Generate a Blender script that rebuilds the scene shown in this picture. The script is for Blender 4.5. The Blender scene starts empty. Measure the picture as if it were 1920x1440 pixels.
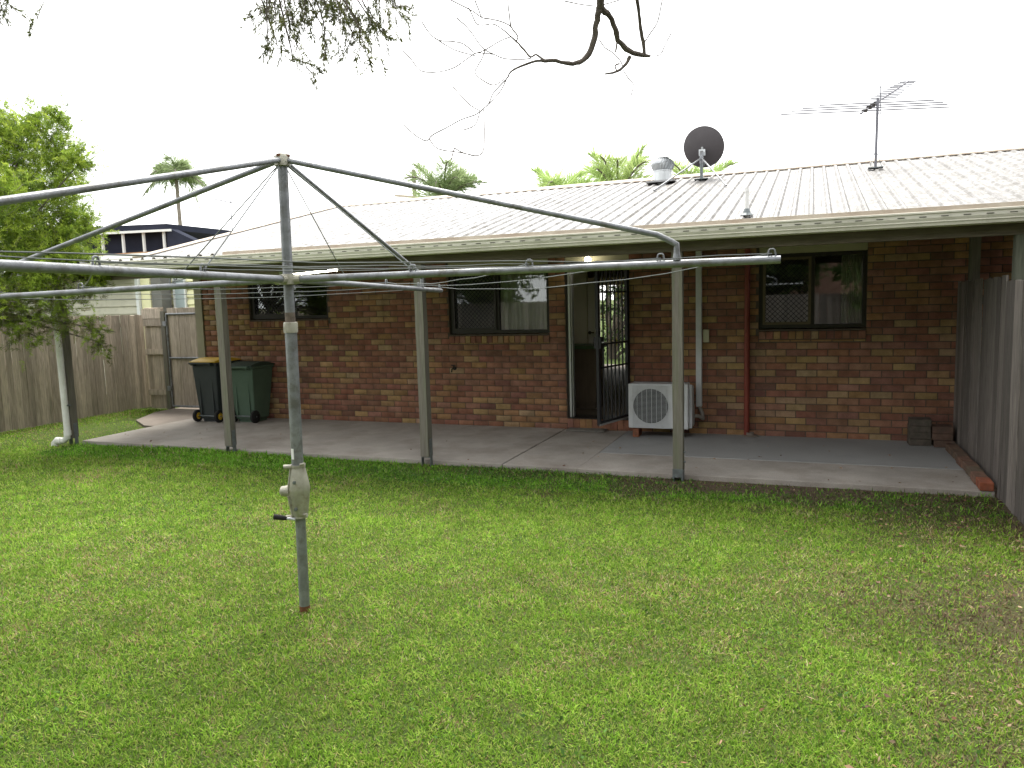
import bpy, bmesh, math, random
import numpy as np
from mathutils import Vector, Matrix
R_ = math.radians
random.seed(11); rng = np.random.default_rng(11)
scene = bpy.context.scene
col = scene.collection

# ------------------------------------------------------------------ camera
cam_d = bpy.data.cameras.new('camera'); cam = bpy.data.objects.new('camera', cam_d); col.objects.link(cam)
cam_d.sensor_width = 36.0; cam_d.lens = 1422.05/1920*36; cam_d.clip_start = .05; cam_d.clip_end = 2000
right = Vector((.93081, .36438, -.02868)); up = Vector((-.01336, .11233, .99358)); fwd = Vector((-.36526, .92445, -.10943))
m = Matrix.Identity(4)
for i in range(3):
    m[i][0] = right[i]; m[i][1] = up[i]; m[i][2] = -fwd[i]
m.translation = Vector((5.0776, -10.0478, 1.8075))
cam.matrix_world = m
scene.camera = cam

# ------------------------------------------------------------------ sky, sun, exposure
SUN_EL, SUN_AZ = R_(62), R_(-18)      # azimuth from +Y towards +X
world = bpy.data.worlds.new('World'); scene.world = world; world.use_nodes = True
wt = world.node_tree; wt.nodes.clear()
def wn(t, **k):
    n = wt.nodes.new(t)
    for a, b in k.items(): setattr(n, a, b)
    return n
sky = wn('ShaderNodeTexSky', sky_type='NISHITA', sun_disc=False, sun_elevation=SUN_EL, sun_rotation=SUN_AZ, air_density=1.0, dust_density=4.0, ozone_density=1.0)
tc = wn('ShaderNodeTexCoord')
mp = wn('ShaderNodeMapping'); mp.inputs['Scale'].default_value = (1.0, 1.0, 2.6); mp.inputs['Location'].default_value = (.35, .1, .2)
ns = wn('ShaderNodeTexNoise'); ns.inputs['Scale'].default_value = 1.7; ns.inputs['Detail'].default_value = 4; ns.inputs['Roughness'].default_value = .5
ramp = wn('ShaderNodeValToRGB')
ramp.color_ramp.elements[0].position = .33; ramp.color_ramp.elements[0].color = (3.1, 3.14, 3.25, 1)
ramp.color_ramp.elements[1].position = .50; ramp.color_ramp.elements[1].color = (11.0, 11.0, 10.9, 1)
mixs = wn('ShaderNodeMixRGB'); mixs.inputs[0].default_value = .9
bgn = wn('ShaderNodeBackground'); bgn.inputs['Strength'].default_value = .1
wo = wn('ShaderNodeOutputWorld')
L = wt.links.new
L(tc.outputs['Generated'], mp.inputs['Vector']); L(mp.outputs[0], ns.inputs['Vector']); L(ns.outputs['Fac'], ramp.inputs[0])
L(sky.outputs[0], mixs.inputs[1]); L(ramp.outputs[0], mixs.inputs[2]); L(mixs.outputs[0], bgn.inputs['Color']); L(bgn.outputs[0], wo.inputs[0])

sd = bpy.data.lights.new('sun', 'SUN'); sd.energy = 2.5; sd.angle = R_(28); sd.color = (1.0, .97, .9)
sun = bpy.data.objects.new('sun', sd); col.objects.link(sun)
sdir = Vector((math.sin(SUN_AZ)*math.cos(SUN_EL), math.cos(SUN_AZ)*math.cos(SUN_EL), math.sin(SUN_EL)))
sun.rotation_euler = sdir.to_track_quat('Z', 'Y').to_euler(); sun.location = (0, 0, 30)
vs = scene.view_settings
vs.view_transform = 'Standard'; vs.look = 'None'; vs.gamma = 1.0; vs.use_curve_mapping = False
vs.exposure = 1.45

# ------------------------------------------------------------------ materials
def mat(name, color, rough=.7, metal=0.0, var=.18, scale=4.0, bump=0.0, bscale=60.0, stretch=(1, 1, 1), spec=.3,
        src=None, dirt=None, dirt_scale=1.5, dirt_amt=.5, dirt_edge=(.45, .7), speck=0.0, objvar=0.0, trans=0.0):
    """principled material: colour broken up by noise in world space; src 'object' or 'attr' reads the colour per object / per face"""
    mt = bpy.data.materials.new(name); mt.use_nodes = True
    nt = mt.node_tree; nt.nodes.clear()
    N = lambda t: nt.nodes.new(t)
    ln = nt.links.new
    geo = N('ShaderNodeNewGeometry'); mpn = N('ShaderNodeMapping'); mpn.inputs['Scale'].default_value = stretch
    ln(geo.outputs['Position'], mpn.inputs['Vector'])
    n1 = N('ShaderNodeTexNoise'); n1.inputs['Scale'].default_value = scale; n1.inputs['Detail'].default_value = 5; n1.inputs['Roughness'].default_value = .6
    ln(mpn.outputs[0], n1.inputs['Vector'])
    mr = N('ShaderNodeMapRange'); mr.inputs['From Min'].default_value = .25; mr.inputs['From Max'].default_value = .75
    mr.inputs['To Min'].default_value = 1-var; mr.inputs['To Max'].default_value = 1+var
    ln(n1.outputs['Fac'], mr.inputs['Value'])
    base = N('ShaderNodeRGB'); base.outputs[0].default_value = (*color, 1); bo = base.outputs[0]
    if src == 'object':
        oi = N('ShaderNodeObjectInfo'); bo = oi.outputs['Color']
    elif src == 'attr':
        at = N('ShaderNodeAttribute'); at.attribute_name = 'Col'; bo = at.outputs['Color']
    val = mr.outputs[0]
    if objvar:
        oi = N('ShaderNodeObjectInfo'); m2 = N('ShaderNodeMapRange'); m2.inputs['To Min'].default_value = 1-objvar; m2.inputs['To Max'].default_value = 1+objvar
        ln(oi.outputs['Random'], m2.inputs['Value']); mm = N('ShaderNodeMath'); mm.operation = 'MULTIPLY'
        ln(val, mm.inputs[0]); ln(m2.outputs[0], mm.inputs[1]); val = mm.outputs[0]
    if speck:
        n3 = N('ShaderNodeTexNoise'); n3.inputs['Scale'].default_value = 170; n3.inputs['Detail'].default_value = 2
        ln(mpn.outputs[0], n3.inputs['Vector'])
        m3 = N('ShaderNodeMapRange'); m3.inputs['From Min'].default_value = .3; m3.inputs['From Max'].default_value = .7; m3.inputs['To Min'].default_value = 1-speck; m3.inputs['To Max'].default_value = 1+speck
        ln(n3.outputs['Fac'], m3.inputs['Value']); mm = N('ShaderNodeMath'); mm.operation = 'MULTIPLY'
        ln(val, mm.inputs[0]); ln(m3.outputs[0], mm.inputs[1]); val = mm.outputs[0]
    vm = N('ShaderNodeVectorMath'); vm.operation = 'SCALE'; ln(bo, vm.inputs[0]); ln(val, vm.inputs['Scale'])
    cout = vm.outputs[0]
    if dirt:
        n2 = N('ShaderNodeTexNoise'); n2.inputs['Scale'].default_value = dirt_scale; n2.inputs['Detail'].default_value = 8; n2.inputs['Roughness'].default_value = .68
        ln(mpn.outputs[0], n2.inputs['Vector'])
        md = N('ShaderNodeMapRange'); md.inputs['From Min'].default_value = dirt_edge[0]; md.inputs['From Max'].default_value = dirt_edge[1]; md.inputs['To Max'].default_value = dirt_amt
        ln(n2.outputs['Fac'], md.inputs['Value'])
        mx = N('ShaderNodeMixRGB'); ln(md.outputs[0], mx.inputs[0]); ln(cout, mx.inputs[1]); mx.inputs[2].default_value = (*dirt, 1); cout = mx.outputs[0]
    bs = N('ShaderNodeBsdfPrincipled'); ln(cout, bs.inputs['Base Color'])
    bs.inputs['Roughness'].default_value = rough; bs.inputs['Metallic'].default_value = metal; bs.inputs['Specular IOR Level'].default_value = spec
    if bump:
        nb = N('ShaderNodeTexNoise'); nb.inputs['Scale'].default_value = bscale; nb.inputs['Detail'].default_value = 4
        ln(mpn.outputs[0], nb.inputs['Vector'])
        bp = N('ShaderNodeBump'); bp.inputs['Strength'].default_value = bump; bp.inputs['Distance'].default_value = .01
        ln(nb.outputs['Fac'], bp.inputs['Height']); ln(bp.outputs[0], bs.inputs['Normal'])
    out = N('ShaderNodeOutputMaterial'); so = bs.outputs[0]
    if trans:
        tr = N('ShaderNodeBsdfTranslucent'); ln(cout, tr.inputs['Color']); ms = N('ShaderNodeMixShader'); ms.inputs[0].default_value = trans
        ln(bs.outputs[0], ms.inputs[1]); ln(tr.outputs[0], ms.inputs[2]); so = ms.outputs[0]
    ln(so, out.inputs[0])
    return mt

def glass_mat(name, tint=(.35, .38, .36), refl=.10):
    mt = bpy.data.materials.new(name); mt.use_nodes = True; nt = mt.node_tree; nt.nodes.clear()
    N = lambda t: nt.nodes.new(t); ln = nt.links.new
    tr = N('ShaderNodeBsdfTransparent'); tr.inputs[0].default_value = (*tint, 1)
    gl = N('ShaderNodeBsdfGlossy'); gl.inputs['Roughness'].default_value = .02; gl.inputs[0].default_value = (.95, .97, 1, 1)
    fr = N('ShaderNodeFresnel'); fr.inputs[0].default_value = 1.5
    ad = N('ShaderNodeMath'); ad.operation = 'ADD'; ad.inputs[1].default_value = refl; ad.use_clamp = True
    ln(fr.outputs[0], ad.inputs[0])
    ms = N('ShaderNodeMixShader'); ln(ad.outputs[0], ms.inputs[0]); ln(tr.outputs[0], ms.inputs[1]); ln(gl.outputs[0], ms.inputs[2])
    out = N('ShaderNodeOutputMaterial'); ln(ms.outputs[0], out.inputs[0])
    return mt

def emit_mat(name, color, strength):
    mt = bpy.data.materials.new(name); mt.use_nodes = True; nt = mt.node_tree; nt.nodes.clear()
    e = nt.nodes.new('ShaderNodeEmission'); e.inputs[0].default_value = (*color, 1); e.inputs[1].default_value = strength
    o = nt.nodes.new('ShaderNodeOutputMaterial'); nt.links.new(e.outputs[0], o.inputs[0]); return mt

MT = {}
MT['brick'] = mat('brick', (.3, .14, .09), .9, src='object', var=.34, scale=7, bump=.5, bscale=220, speck=.2, dirt=(.07, .06, .05), dirt_scale=2.2, dirt_amt=.3, dirt_edge=(.5, .75))
MT['brick_far'] = mat('brick_far', (.3, .14, .09), .9, src='attr', var=.34, scale=7, bump=.5, bscale=220, speck=.2, dirt=(.07, .06, .05), dirt_scale=2.2, dirt_amt=.3, dirt_edge=(.5, .75))
MT['mortar'] = mat('mortar', (.10, .08, .062), .95, var=.2, scale=8, bump=.5)
MT['concrete'] = mat('concrete', (.30, .275, .245), .9, var=.2, scale=1.8, bump=.35, bscale=150, dirt=(.14, .105, .08), dirt_scale=1.5, dirt_amt=.5, dirt_edge=(.47, .72), speck=.16)
MT['concrete_blue'] = mat('concrete_blue', (.275, .275, .27), .9, var=.16, scale=2.2, bump=.35, bscale=150, dirt=(.17, .165, .155), dirt_scale=1.1, dirt_amt=.5, dirt_edge=(.45, .72), speck=.14)
MT['concrete_dark'] = mat('concrete_dark', (.20, .17, .145), .9, var=.2, scale=2, bump=.4, bscale=120, speck=.15)
MT['galv'] = mat('galv', (.215, .225, .24), .45, .4, var=.3, scale=14, spec=.4, dirt=(.11, .105, .09), dirt_scale=11, dirt_amt=.7, dirt_edge=(.5, .64), bump=.15, bscale=90)
MT['galv_dark'] = mat('galv_dark', (.15, .17, .175), .5, .35, var=.25, scale=14, spec=.4, dirt=(.12, .12, .11), dirt_scale=22, dirt_amt=.6, dirt_edge=(.5, .68))
MT['cast'] = mat('cast', (.36, .35, .29), .55, .35, var=.2, scale=20, dirt=(.2, .16, .1), dirt_scale=25, dirt_amt=.5, dirt_edge=(.52, .68), bump=.3, bscale=120)
MT['rust'] = mat('rust', (.16, .07, .035), .9, .1, var=.3, scale=40)
MT['wire'] = mat('wire', (.17, .18, .18), .5, .3, var=.2, scale=10)
MT['paling'] = mat('paling', (.44, .37, .305), .9, var=.42, scale=5, stretch=(16, 16, 1.0), bump=.5, bscale=14, objvar=.24, dirt=(.11, .10, .075), dirt_scale=1.0, dirt_amt=.7, dirt_edge=(.5, .75))
MT['paling_grey'] = mat('paling_grey', (.17, .148, .135), .9, var=.7, scale=6, stretch=(26, 26, .7), bump=.6, bscale=14, objvar=.42, dirt=(.09, .09, .08), dirt_scale=1.1, dirt_amt=.75, dirt_edge=(.48, .72))
MT['post_dark'] = mat('post_dark', (.10, .105, .08), .9, var=.35, scale=5, stretch=(14, 14, .9), bump=.5, bscale=12)
MT['post'] = mat('post', (.155, .142, .12), .9, var=.3, scale=5, stretch=(14, 14, .9), bump=.5, bscale=12, dirt=(.13, .15, .085), dirt_scale=1.2, dirt_amt=.65, dirt_edge=(.45, .7))
MT['beam'] = mat('beam', (.13, .11, .085), .9, var=.35, scale=4, stretch=(1, 12, 12), bump=.4, bscale=14)
MT['roof'] = mat('roof', (.31, .31, .315), .5, .1, var=.12, scale=2.5, spec=.35, stretch=(1, .4, 1), dirt=(.13, .12, .10), dirt_scale=14, dirt_amt=.75, dirt_edge=(.47, .66), speck=.35)
def roof_mat(nm, c, amt, lo, hi, sc=13):
    return mat(nm, c, .5, .1, var=.12, scale=2.5, spec=.35, stretch=(1, .38, 1), dirt=(.10, .092, .08), dirt_scale=sc, dirt_amt=amt, dirt_edge=(lo, hi), speck=.35)
MT['roof_b'] = roof_mat('roof_b', (.265, .262, .26), .85, .43, .62)
MT['roof_c'] = roof_mat('roof_c', (.235, .23, .228), .9, .38, .58)
MT['roof_pa'] = roof_mat('roof_pa', (.29, .288, .288), .8, .44, .64)
MT['roof_pb'] = roof_mat('roof_pb', (.235, .228, .222), .9, .37, .57)
MT['roof_pc'] = roof_mat('roof_pc', (.21, .20, .195), .92, .32, .54)
MT['roof_patio'] = mat('roof_patio', (.26, .255, .255), .55, .1, var=.14, scale=2.5, spec=.3, stretch=(1, .35, 1), dirt=(.085, .075, .065), dirt_scale=12, dirt_amt=.9, dirt_edge=(.40, .62), speck=.4)
MT['gutter'] = mat('gutter', (.63, .61, .53), .5, var=.07, scale=3, stretch=(1, 1, 1), dirt=(.27, .265, .20), dirt_scale=4, dirt_amt=.45, dirt_edge=(.46, .7), spec=.4)
MT['capping'] = mat('capping', (.50, .44, .36), .55, var=.14, scale=4, dirt=(.30, .21, .15), dirt_scale=3, dirt_amt=.6, dirt_edge=(.4, .65))
MT['slot'] = mat('slot', (.09, .085, .07), .9)
MT['cream'] = mat('cream', (.42, .40, .27), .7, var=.08, scale=3)
MT['cream_dark'] = mat('cream_dark', (.30, .28, .20), .8, var=.12, scale=3)
MT['bronze'] = mat('bronze', (.115, .092, .055), .5, .3, var=.12, scale=5)
MT['darkframe'] = mat('darkframe', (.03, .026, .022), .45, .2, var=.1, scale=5)
MT['blackiron'] = mat('blackiron', (.018, .018, .02), .45, .1, var=.1, scale=8)
MT['alu'] = mat('alu', (.45, .46, .46), .4, .5, var=.08, scale=5)
MT['glass'] = glass_mat('glass', tint=(.8, .82, .8), refl=.03)
MT['curtain'] = mat('curtain', (.80, .78, .72), .9, var=.08, scale=3, stretch=(8, 8, .5), trans=.15)
MT['inwall'] = mat('inwall', (.74, .69, .56), .8, var=.05, scale=2)
MT['infloor'] = mat('infloor', (.16, .13, .10), .6, var=.15, scale=3)
MT['cabinet'] = mat('cabinet', (.16, .12, .085), .6, var=.15, scale=4, stretch=(6, 6, 1))
MT['benchgreen'] = mat('benchgreen', (.10, .16, .085), .4, var=.05)
MT['whitedoor'] = mat('whitedoor', (.68, .66, .58), .5, var=.04)
MT['pvc'] = mat('pvc', (.74, .74, .72), .45, var=.06, scale=5, dirt=(.35, .35, .28), dirt_scale=4, dirt_amt=.35)
MT['redpipe'] = mat('redpipe', (.20, .045, .03), .5, var=.14, scale=6)
MT['acwhite'] = mat('acwhite', (.56, .575, .59), .5, var=.06, scale=4, dirt=(.3, .29, .26), dirt_scale=5, dirt_amt=.3)
MT['acdark'] = mat('acdark', (.045, .05, .05), .6)
MT['foil'] = mat('foil', (.30, .28, .25), .6, .1, bump=.6, bscale=60)
MT['bincharcoal'] = mat('bincharcoal', (.042, .05, .052), .6, var=.14, scale=3, bump=.15, bscale=120)
MT['bingreen'] = mat('bingreen', (.075, .12, .085), .6, var=.12, scale=3, bump=.15, bscale=120)
MT['binlidgreen'] = mat('binlidgreen', (.03, .05, .035), .6, var=.1, scale=3)
MT['binyellow'] = mat('binyellow', (.62, .40, .04), .5, var=.1, scale=4)
MT['rubber'] = mat('rubber', (.02, .02, .02), .85, var=.2, scale=20)
MT['mat_grey'] = mat('mat_grey', (.17, .16, .14), .95, var=.15, scale=30, bump=.4)
MT['loosebrick'] = mat('loosebrick', (.22, .12, .085), .95, src='object', var=.35, scale=14, bump=.6, bscale=120, dirt=(.06, .055, .045), dirt_scale=9, dirt_amt=.6, dirt_edge=(.45, .7))
MT['bark'] = mat('bark', (.10, .085, .07), .95, var=.4, scale=14, stretch=(1.5, 1.5, .4), bump=.8, bscale=40)
MT['twig'] = mat('twig', (.17, .145, .13), .9, var=.3, scale=20)
MT['leaf'] = mat('leaf', (.08, .14, .02), .55, src='attr', var=.12, scale=6, trans=.5, spec=.3)
MT['leafdark'] = mat('leafdark', (.05, .07, .02), .6, src='attr', var=.12, scale=6, trans=.45, spec=.2)
MT['grass'] = mat('grass', (.08, .14, .02), .55, src='attr', var=.12, scale=5, trans=.4, spec=.18)
MT['palmtrunk'] = mat('palmtrunk', (.22, .19, .16), .9, var=.3, scale=6)
MT['dish'] = mat('dish', (.075, .068, .072), .65, var=.1, scale=6)
MT['mill'] = mat('mill', (.50, .52, .53), .35, .6, var=.1, scale=8)
MT['antenna'] = mat('antenna', (.16, .16, .18), .5, .3)
MT['darkroof'] = mat('darkroof', (.03, .034, .05), .95, var=.15, scale=2, spec=.05)
MT['whitepaint'] = mat('whitepaint', (.66, .69, .68), .6, var=.06)
MT['weatherboard'] = mat('weatherboard', (.48, .47, .38), .7, var=.12, scale=2, dirt=(.25, .23, .17), dirt_scale=3, dirt_amt=.5, dirt_edge=(.52, .7))
MT['yellowwall'] = mat('yellowwall', (.74, .73, .46), .7, var=.06, scale=2)
MT['pillargrey'] = mat('pillargrey', (.17, .17, .155), .8, var=.15)
MT['bluewin'] = mat('bluewin', (.35, .42, .43), .3, var=.06)
MT['rustroof'] = mat('rustroof', (.30, .16, .08), .7, var=.3, scale=6)
MT['tileroof'] = mat('tileroof', (.22, .13, .10), .8, var=.25, scale=8)
MT['litter'] = mat('litter', (.2, .1, .06), .9, src='attr', var=.2, scale=20)
MT['stain'] = mat('stain', (.15, .12, .10), .8, .2, var=.4, scale=30)
MT['sticker'] = mat('sticker', (.75, .75, .75), .5, var=.02)

# ground material: soil, thatch and short turf in patches
def ground_material():
    mt = bpy.data.materials.new('turf_soil'); mt.use_nodes = True; nt = mt.node_tree; nt.nodes.clear()
    N = lambda t: nt.nodes.new(t); ln = nt.links.new
    geo = N('ShaderNodeNewGeometry')
    def noise(s, d=6, r=.6):
        n = N('ShaderNodeTexNoise'); n.inputs['Scale'].default_value = s; n.inputs['Detail'].default_value = d; n.inputs['Roughness'].default_value = r
        ln(geo.outputs['Position'], n.inputs['Vector']); return n.outputs['Fac']
    def rng_(v, a, b, c=0., d=1.):
        n = N('ShaderNodeMapRange'); n.inputs['From Min'].default_value = a; n.inputs['From Max'].default_value = b; n.inputs['To Min'].default_value = c; n.inputs['To Max'].default_value = d
        ln(v, n.inputs['Value']); return n.outputs[0]
    def mixc(f, a, b):
        n = N('ShaderNodeMixRGB'); ln(f, n.inputs[0])
        for i, q in ((1, a), (2, b)):
            if isinstance(q, tuple): n.inputs[i].default_value = (*q, 1)
            else: ln(q, n.inputs[i])
        return n.outputs[0]
    c1 = mixc(rng_(noise(26, 5, .7), .35, .65), (.045, .085, .015), (.10, .16, .03))
    c2 = mixc(rng_(noise(9, 6, .7), .52, .68), c1, (.17, .14, .065))
    c3 = mixc(rng_(noise(90, 3), .3, .7), c2, (.05, .06, .02))
    sx = N('ShaderNodeSeparateXYZ'); ln(geo.outputs['Position'], sx.inputs[0])
    dn = noise(1.1, 6, .65)
    ad = N('ShaderNodeMath'); ad.operation = 'MULTIPLY_ADD'; ln(dn, ad.inputs[0]); ad.inputs[1].default_value = 2.6; ln(sx.outputs[0], ad.inputs[2])
    yr = N('ShaderNodeMath'); yr.operation = 'MULTIPLY_ADD'; ln(noise(2.3, 5, .65), yr.inputs[0]); yr.inputs[1].default_value = 1.6; ln(sx.outputs[1], yr.inputs[2])
    xr = N('ShaderNodeMath'); xr.operation = 'MULTIPLY'; ln(rng_(yr.outputs[0], -2.35, -1.9), xr.inputs[0]); ln(rng_(sx.outputs[0], .5, 3.5), xr.inputs[1])
    mxm = N('ShaderNodeMath'); mxm.operation = 'MAXIMUM'; ln(rng_(ad.outputs[0], 6.9, 7.9, 0, .85), mxm.inputs[0]); ln(xr.outputs[0], mxm.inputs[1])
    c4 = mixc(mxm.outputs[0], c3, mixc(rng_(noise(20, 5, .7), .35, .65), (.055, .042, .03), (.12, .085, .06)))
    bs = N('ShaderNodeBsdfPrincipled'); ln(c4, bs.inputs['Base Color']); bs.inputs['Roughness'].default_value = .95; bs.inputs['Specular IOR Level'].default_value = .1
    bp = N('ShaderNodeBump'); bp.inputs['Strength'].default_value = .8; bp.inputs['Distance'].default_value = .03; ln(noise(40, 5, .7), bp.inputs['Height']); ln(bp.outputs[0], bs.inputs['Normal'])
    o = N('ShaderNodeOutputMaterial'); ln(bs.outputs[0], o.inputs[0]); return mt
MT['ground'] = ground_material()

# ------------------------------------------------------------------ mesh building
class MB:
    def __init__(s): s.v = []; s.f = []
    def quad(s, a, b, c, d):
        i = len(s.v); s.v += [tuple(a), tuple(b), tuple(c), tuple(d)]; s.f.append((i, i+1, i+2, i+3)); return s
    def box(s, x0, x1, y0, y1, z0, z1):
        i = len(s.v)
        s.v += [(x0, y0, z0), (x1, y0, z0), (x1, y1, z0), (x0, y1, z0), (x0, y0, z1), (x1, y0, z1), (x1, y1, z1), (x0, y1, z1)]
        s.f += [tuple(i+k for k in q) for q in ((0, 3, 2, 1), (4, 5, 6, 7), (0, 1, 5, 4), (1, 2, 6, 5), (2, 3, 7, 6), (3, 0, 4, 7))]
        return s
    def hexa(s, lo, hi):
        i = len(s.v); s.v += [tuple(q) for q in lo] + [tuple(q) for q in hi]
        s.f += [tuple(i+k for k in q) for q in ((0, 3, 2, 1), (4, 5, 6, 7), (0, 1, 5, 4), (1, 2, 6, 5), (2, 3, 7, 6), (3, 0, 4, 7))]
        return s
    def beam(s, a, b, w, h, upv=(0, 0, 1)):
        a = Vector(a); b = Vector(b); d = (b-a).normalized(); u = Vector(upv); sd_ = d.cross(u).normalized(); u = sd_.cross(d)
        sd_ *= w/2; u *= h/2
        return s.hexa([a-sd_-u, a+sd_-u, a+sd_+u, a-sd_+u], [b-sd_-u, b+sd_-u, b+sd_+u, b-sd_+u])
    def tube(s, pts, r, n=10, cap=True):
        P = [Vector(q[:3]) for q in pts]
        rr = [r]*len(P) if not hasattr(r, '__len__') else r
        T = []
        for k in range(len(P)):
            t = (P[min(k+1, len(P)-1)]-P[max(k-1, 0)])
            T.append(t.normalized() if t.length > 1e-9 else Vector((0, 0, 1)))
        ref = Vector((0, 0, 1)) if abs(T[0].z) < .9 else Vector((1, 0, 0))
        nx = T[0].cross(ref).normalized(); base = len(s.v)
        for k in range(len(P)):
            nx = (nx - T[k]*nx.dot(T[k])).normalized(); ny = T[k].cross(nx)
            for j in range(n):
                a = 2*math.pi*j/n; s.v.append(tuple(P[k] + (nx*math.cos(a)+ny*math.sin(a))*rr[k]))
        for k in range(len(P)-1):
            for j in range(n):
                a = base+k*n+j; b = base+k*n+(j+1) % n; s.f.append((a, b, b+n, a+n))
        if cap:
            s.f.append(tuple(base+j for j in reversed(range(n)))); e = base+(len(P)-1)*n; s.f.append(tuple(e+j for j in range(n)))
        return s
    def lathe(s, prof, origin=(0, 0, 0), axis=(0, 0, 1), n=24):
        ax = Vector(axis).normalized(); ref = Vector((0, 0, 1)) if abs(ax.z) < .9 else Vector((1, 0, 0))
        nx = ax.cross(ref).normalized(); ny = ax.cross(nx); o = Vector(origin); base = len(s.v)
        for r, h in prof:
            for j in range(n):
                a = 2*math.pi*j/n; s.v.append(tuple(o+ax*h+(nx*math.cos(a)+ny*math.sin(a))*r))
        for k in range(len(prof)-1):
            for j in range(n):
                a = base+k*n+j; b = base+k*n+(j+1) % n; s.f.append((a, b, b+n, a+n))
        return s
    def prism(s, poly, y0, y1, axis='y'):
        """closed outline extruded along an axis; outline in the other two axes (x,z), (y,z) or (x,y)"""
        def pt(q, h):
            return {'y': (q[0], h, q[1]), 'x': (h, q[0], q[1]), 'z': (q[0], q[1], h)}[axis]
        n = len(poly); i = len(s.v)
        s.v += [pt(q, y0) for q in poly] + [pt(q, y1) for q in poly]
        s.f.append(tuple(i+k for k in range(n))); s.f.append(tuple(i+n+k for k in reversed(range(n))))
        for k in range(n): s.f.append((i+k, i+n+k, i+n+(k+1) % n, i+(k+1) % n))
        return s
    def mesh(s, name, smooth=False):
        me = bpy.data.meshes.new(name); me.from_pydata(s.v, [], s.f)
        bm = bmesh.new(); bm.from_mesh(me); bmesh.ops.recalc_face_normals(bm, faces=bm.faces); bm.to_mesh(me); bm.free()
        if smooth:
            me.polygons.foreach_set('use_smooth', [True]*len(me.polygons))
            try: me.set_sharp_from_angle(angle=R_(40))
            except Exception: pass
        me.update(); return me

def link(name, me, m, parent=None, loc=None, smooth=False):
    o = bpy.data.objects.new(name, me); col.objects.link(o)
    if m is not None and len(me.materials) == 0: me.materials.append(MT[m] if isinstance(m, str) else m)
    if parent is not None: o.parent = parent
    if loc is not None: o.location = loc
    return o
def part(name, mb, m, parent=None, smooth=False, bevel=0):
    o = link(name, mb.mesh(name, smooth), m, parent)
    if bevel:
        b = o.modifiers.new('bevel', 'BEVEL'); b.width = bevel; b.segments = 2; b.limit_method = 'ANGLE'; b.angle_limit = R_(35)
    return o
def tag(o, label, cat, group=None, kind=None):
    if label: o['label'] = label
    if cat: o['category'] = cat
    if group: o['group'] = group
    if kind: o['kind'] = kind
    return o
def thing(name, loc, label, cat, group=None, rz=0.0):
    o = bpy.data.objects.new(name, None); col.objects.link(o); o.empty_display_size = .1
    o.location = loc; o.rotation_euler = (0, 0, rz); return tag(o, label, cat, group)
def struct(o): o['kind'] = 'structure'; return o
def big_mesh(name, V, F, colors=None):
    """numpy arrays -> mesh; F is (n,k) with constant k"""
    me = bpy.data.meshes.new(name); nv = len(V); nf, k = F.shape
    me.vertices.add(nv); me.vertices.foreach_set('co', np.asarray(V, dtype=np.float32).ravel())
    me.loops.add(nf*k); me.loops.foreach_set('vertex_index', F.astype(np.int32).ravel())
    me.polygons.add(nf); me.polygons.foreach_set('loop_start', np.arange(0, nf*k, k, dtype=np.int32))
    try: me.polygons.foreach_set('loop_total', np.full(nf, k, dtype=np.int32))
    except Exception: pass
    me.update(calc_edges=True)
    if colors is not None:
        a = me.color_attributes.new('Col', 'FLOAT_COLOR', 'POINT'); a.data.foreach_set('color', np.asarray(colors, dtype=np.float32).ravel())
    return me

# ------------------------------------------------------------------ ground and slabs
GZ = -.055
CAM = np.array([5.08, -10.05, 1.81])
def make_ground():
    # a sheet that reaches the horizon, finer over the yard
    xs = sorted(set([-600, -200, -60, -25, -14] + list(np.arange(-9, 10.01, .5)) + [14, 25, 60, 200, 600]))
    ys = sorted(set([-600, -200, -60, -25] + list(np.arange(-14, 1.01, .5)) + [4, 9, 16, 30, 70, 200, 600]))
    V = []; F = []
    for y in ys:
        for x in xs:
            inside = -6.8 < x < 6.5 and -13 < y < -2.6
            z = GZ + (.012*math.sin(x*1.3+y*.7)+.012*math.sin(x*.6-y*1.1) if inside else 0)
            V.append((x, y, z))
    nx = len(xs)
    for j in range(len(ys)-1):
        for i in range(nx-1): F.append((j*nx+i, j*nx+i+1, (j+1)*nx+i+1, (j+1)*nx+i))
    me = bpy.data.meshes.new('ground'); me.from_pydata(V, [], F); me.update()
    return struct(link('ground', me, 'ground'))
make_ground()
struct(part('patio_slab', MB().box(-4.56, 1.894, -2.378, 0, -.2, 0), 'concrete', bevel=.006))
struct(part('patio_slab', MB().box(1.906, 2.775, -2.378, 0, -.2, -.003).box(2.775, 6.62, -2.378, -1.503, -.2, -.0035), 'concrete', bevel=.006))
struct(part('patio_slab', MB().box(2.784, 6.62, -1.496, 0, -.2, .001), 'concrete_blue', bevel=.005))
struct(part('gate_path', MB().prism([(-5.55, -.55), (-4.9, -.98), (-4.565, -1.0), (-4.565, .2), (-4.75, 4), (-6.05, 4), (-6.0, .3)], -.2, -.022, 'z'), 'concrete_dark'))

def world_of(o):
    M = Matrix.Translation(o.location) @ o.rotation_euler.to_matrix().to_4x4()
    if o.parent: M = world_of(o.parent) @ o.matrix_parent_inverse @ M
    return M
def wpart(name, mb, m, parent, smooth=False, bevel=0):
    o = part(name, mb, m, None, smooth, bevel); o.parent = parent; o.matrix_parent_inverse = world_of(parent).inverted(); return o

# ------------------------------------------------------------------ the house
house = thing('brick_house', (0, 0, 0), 'long low brick house with white ribbed metal roof over a posted patio', 'house')
XL, XR = -4.45, 9.6
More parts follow.
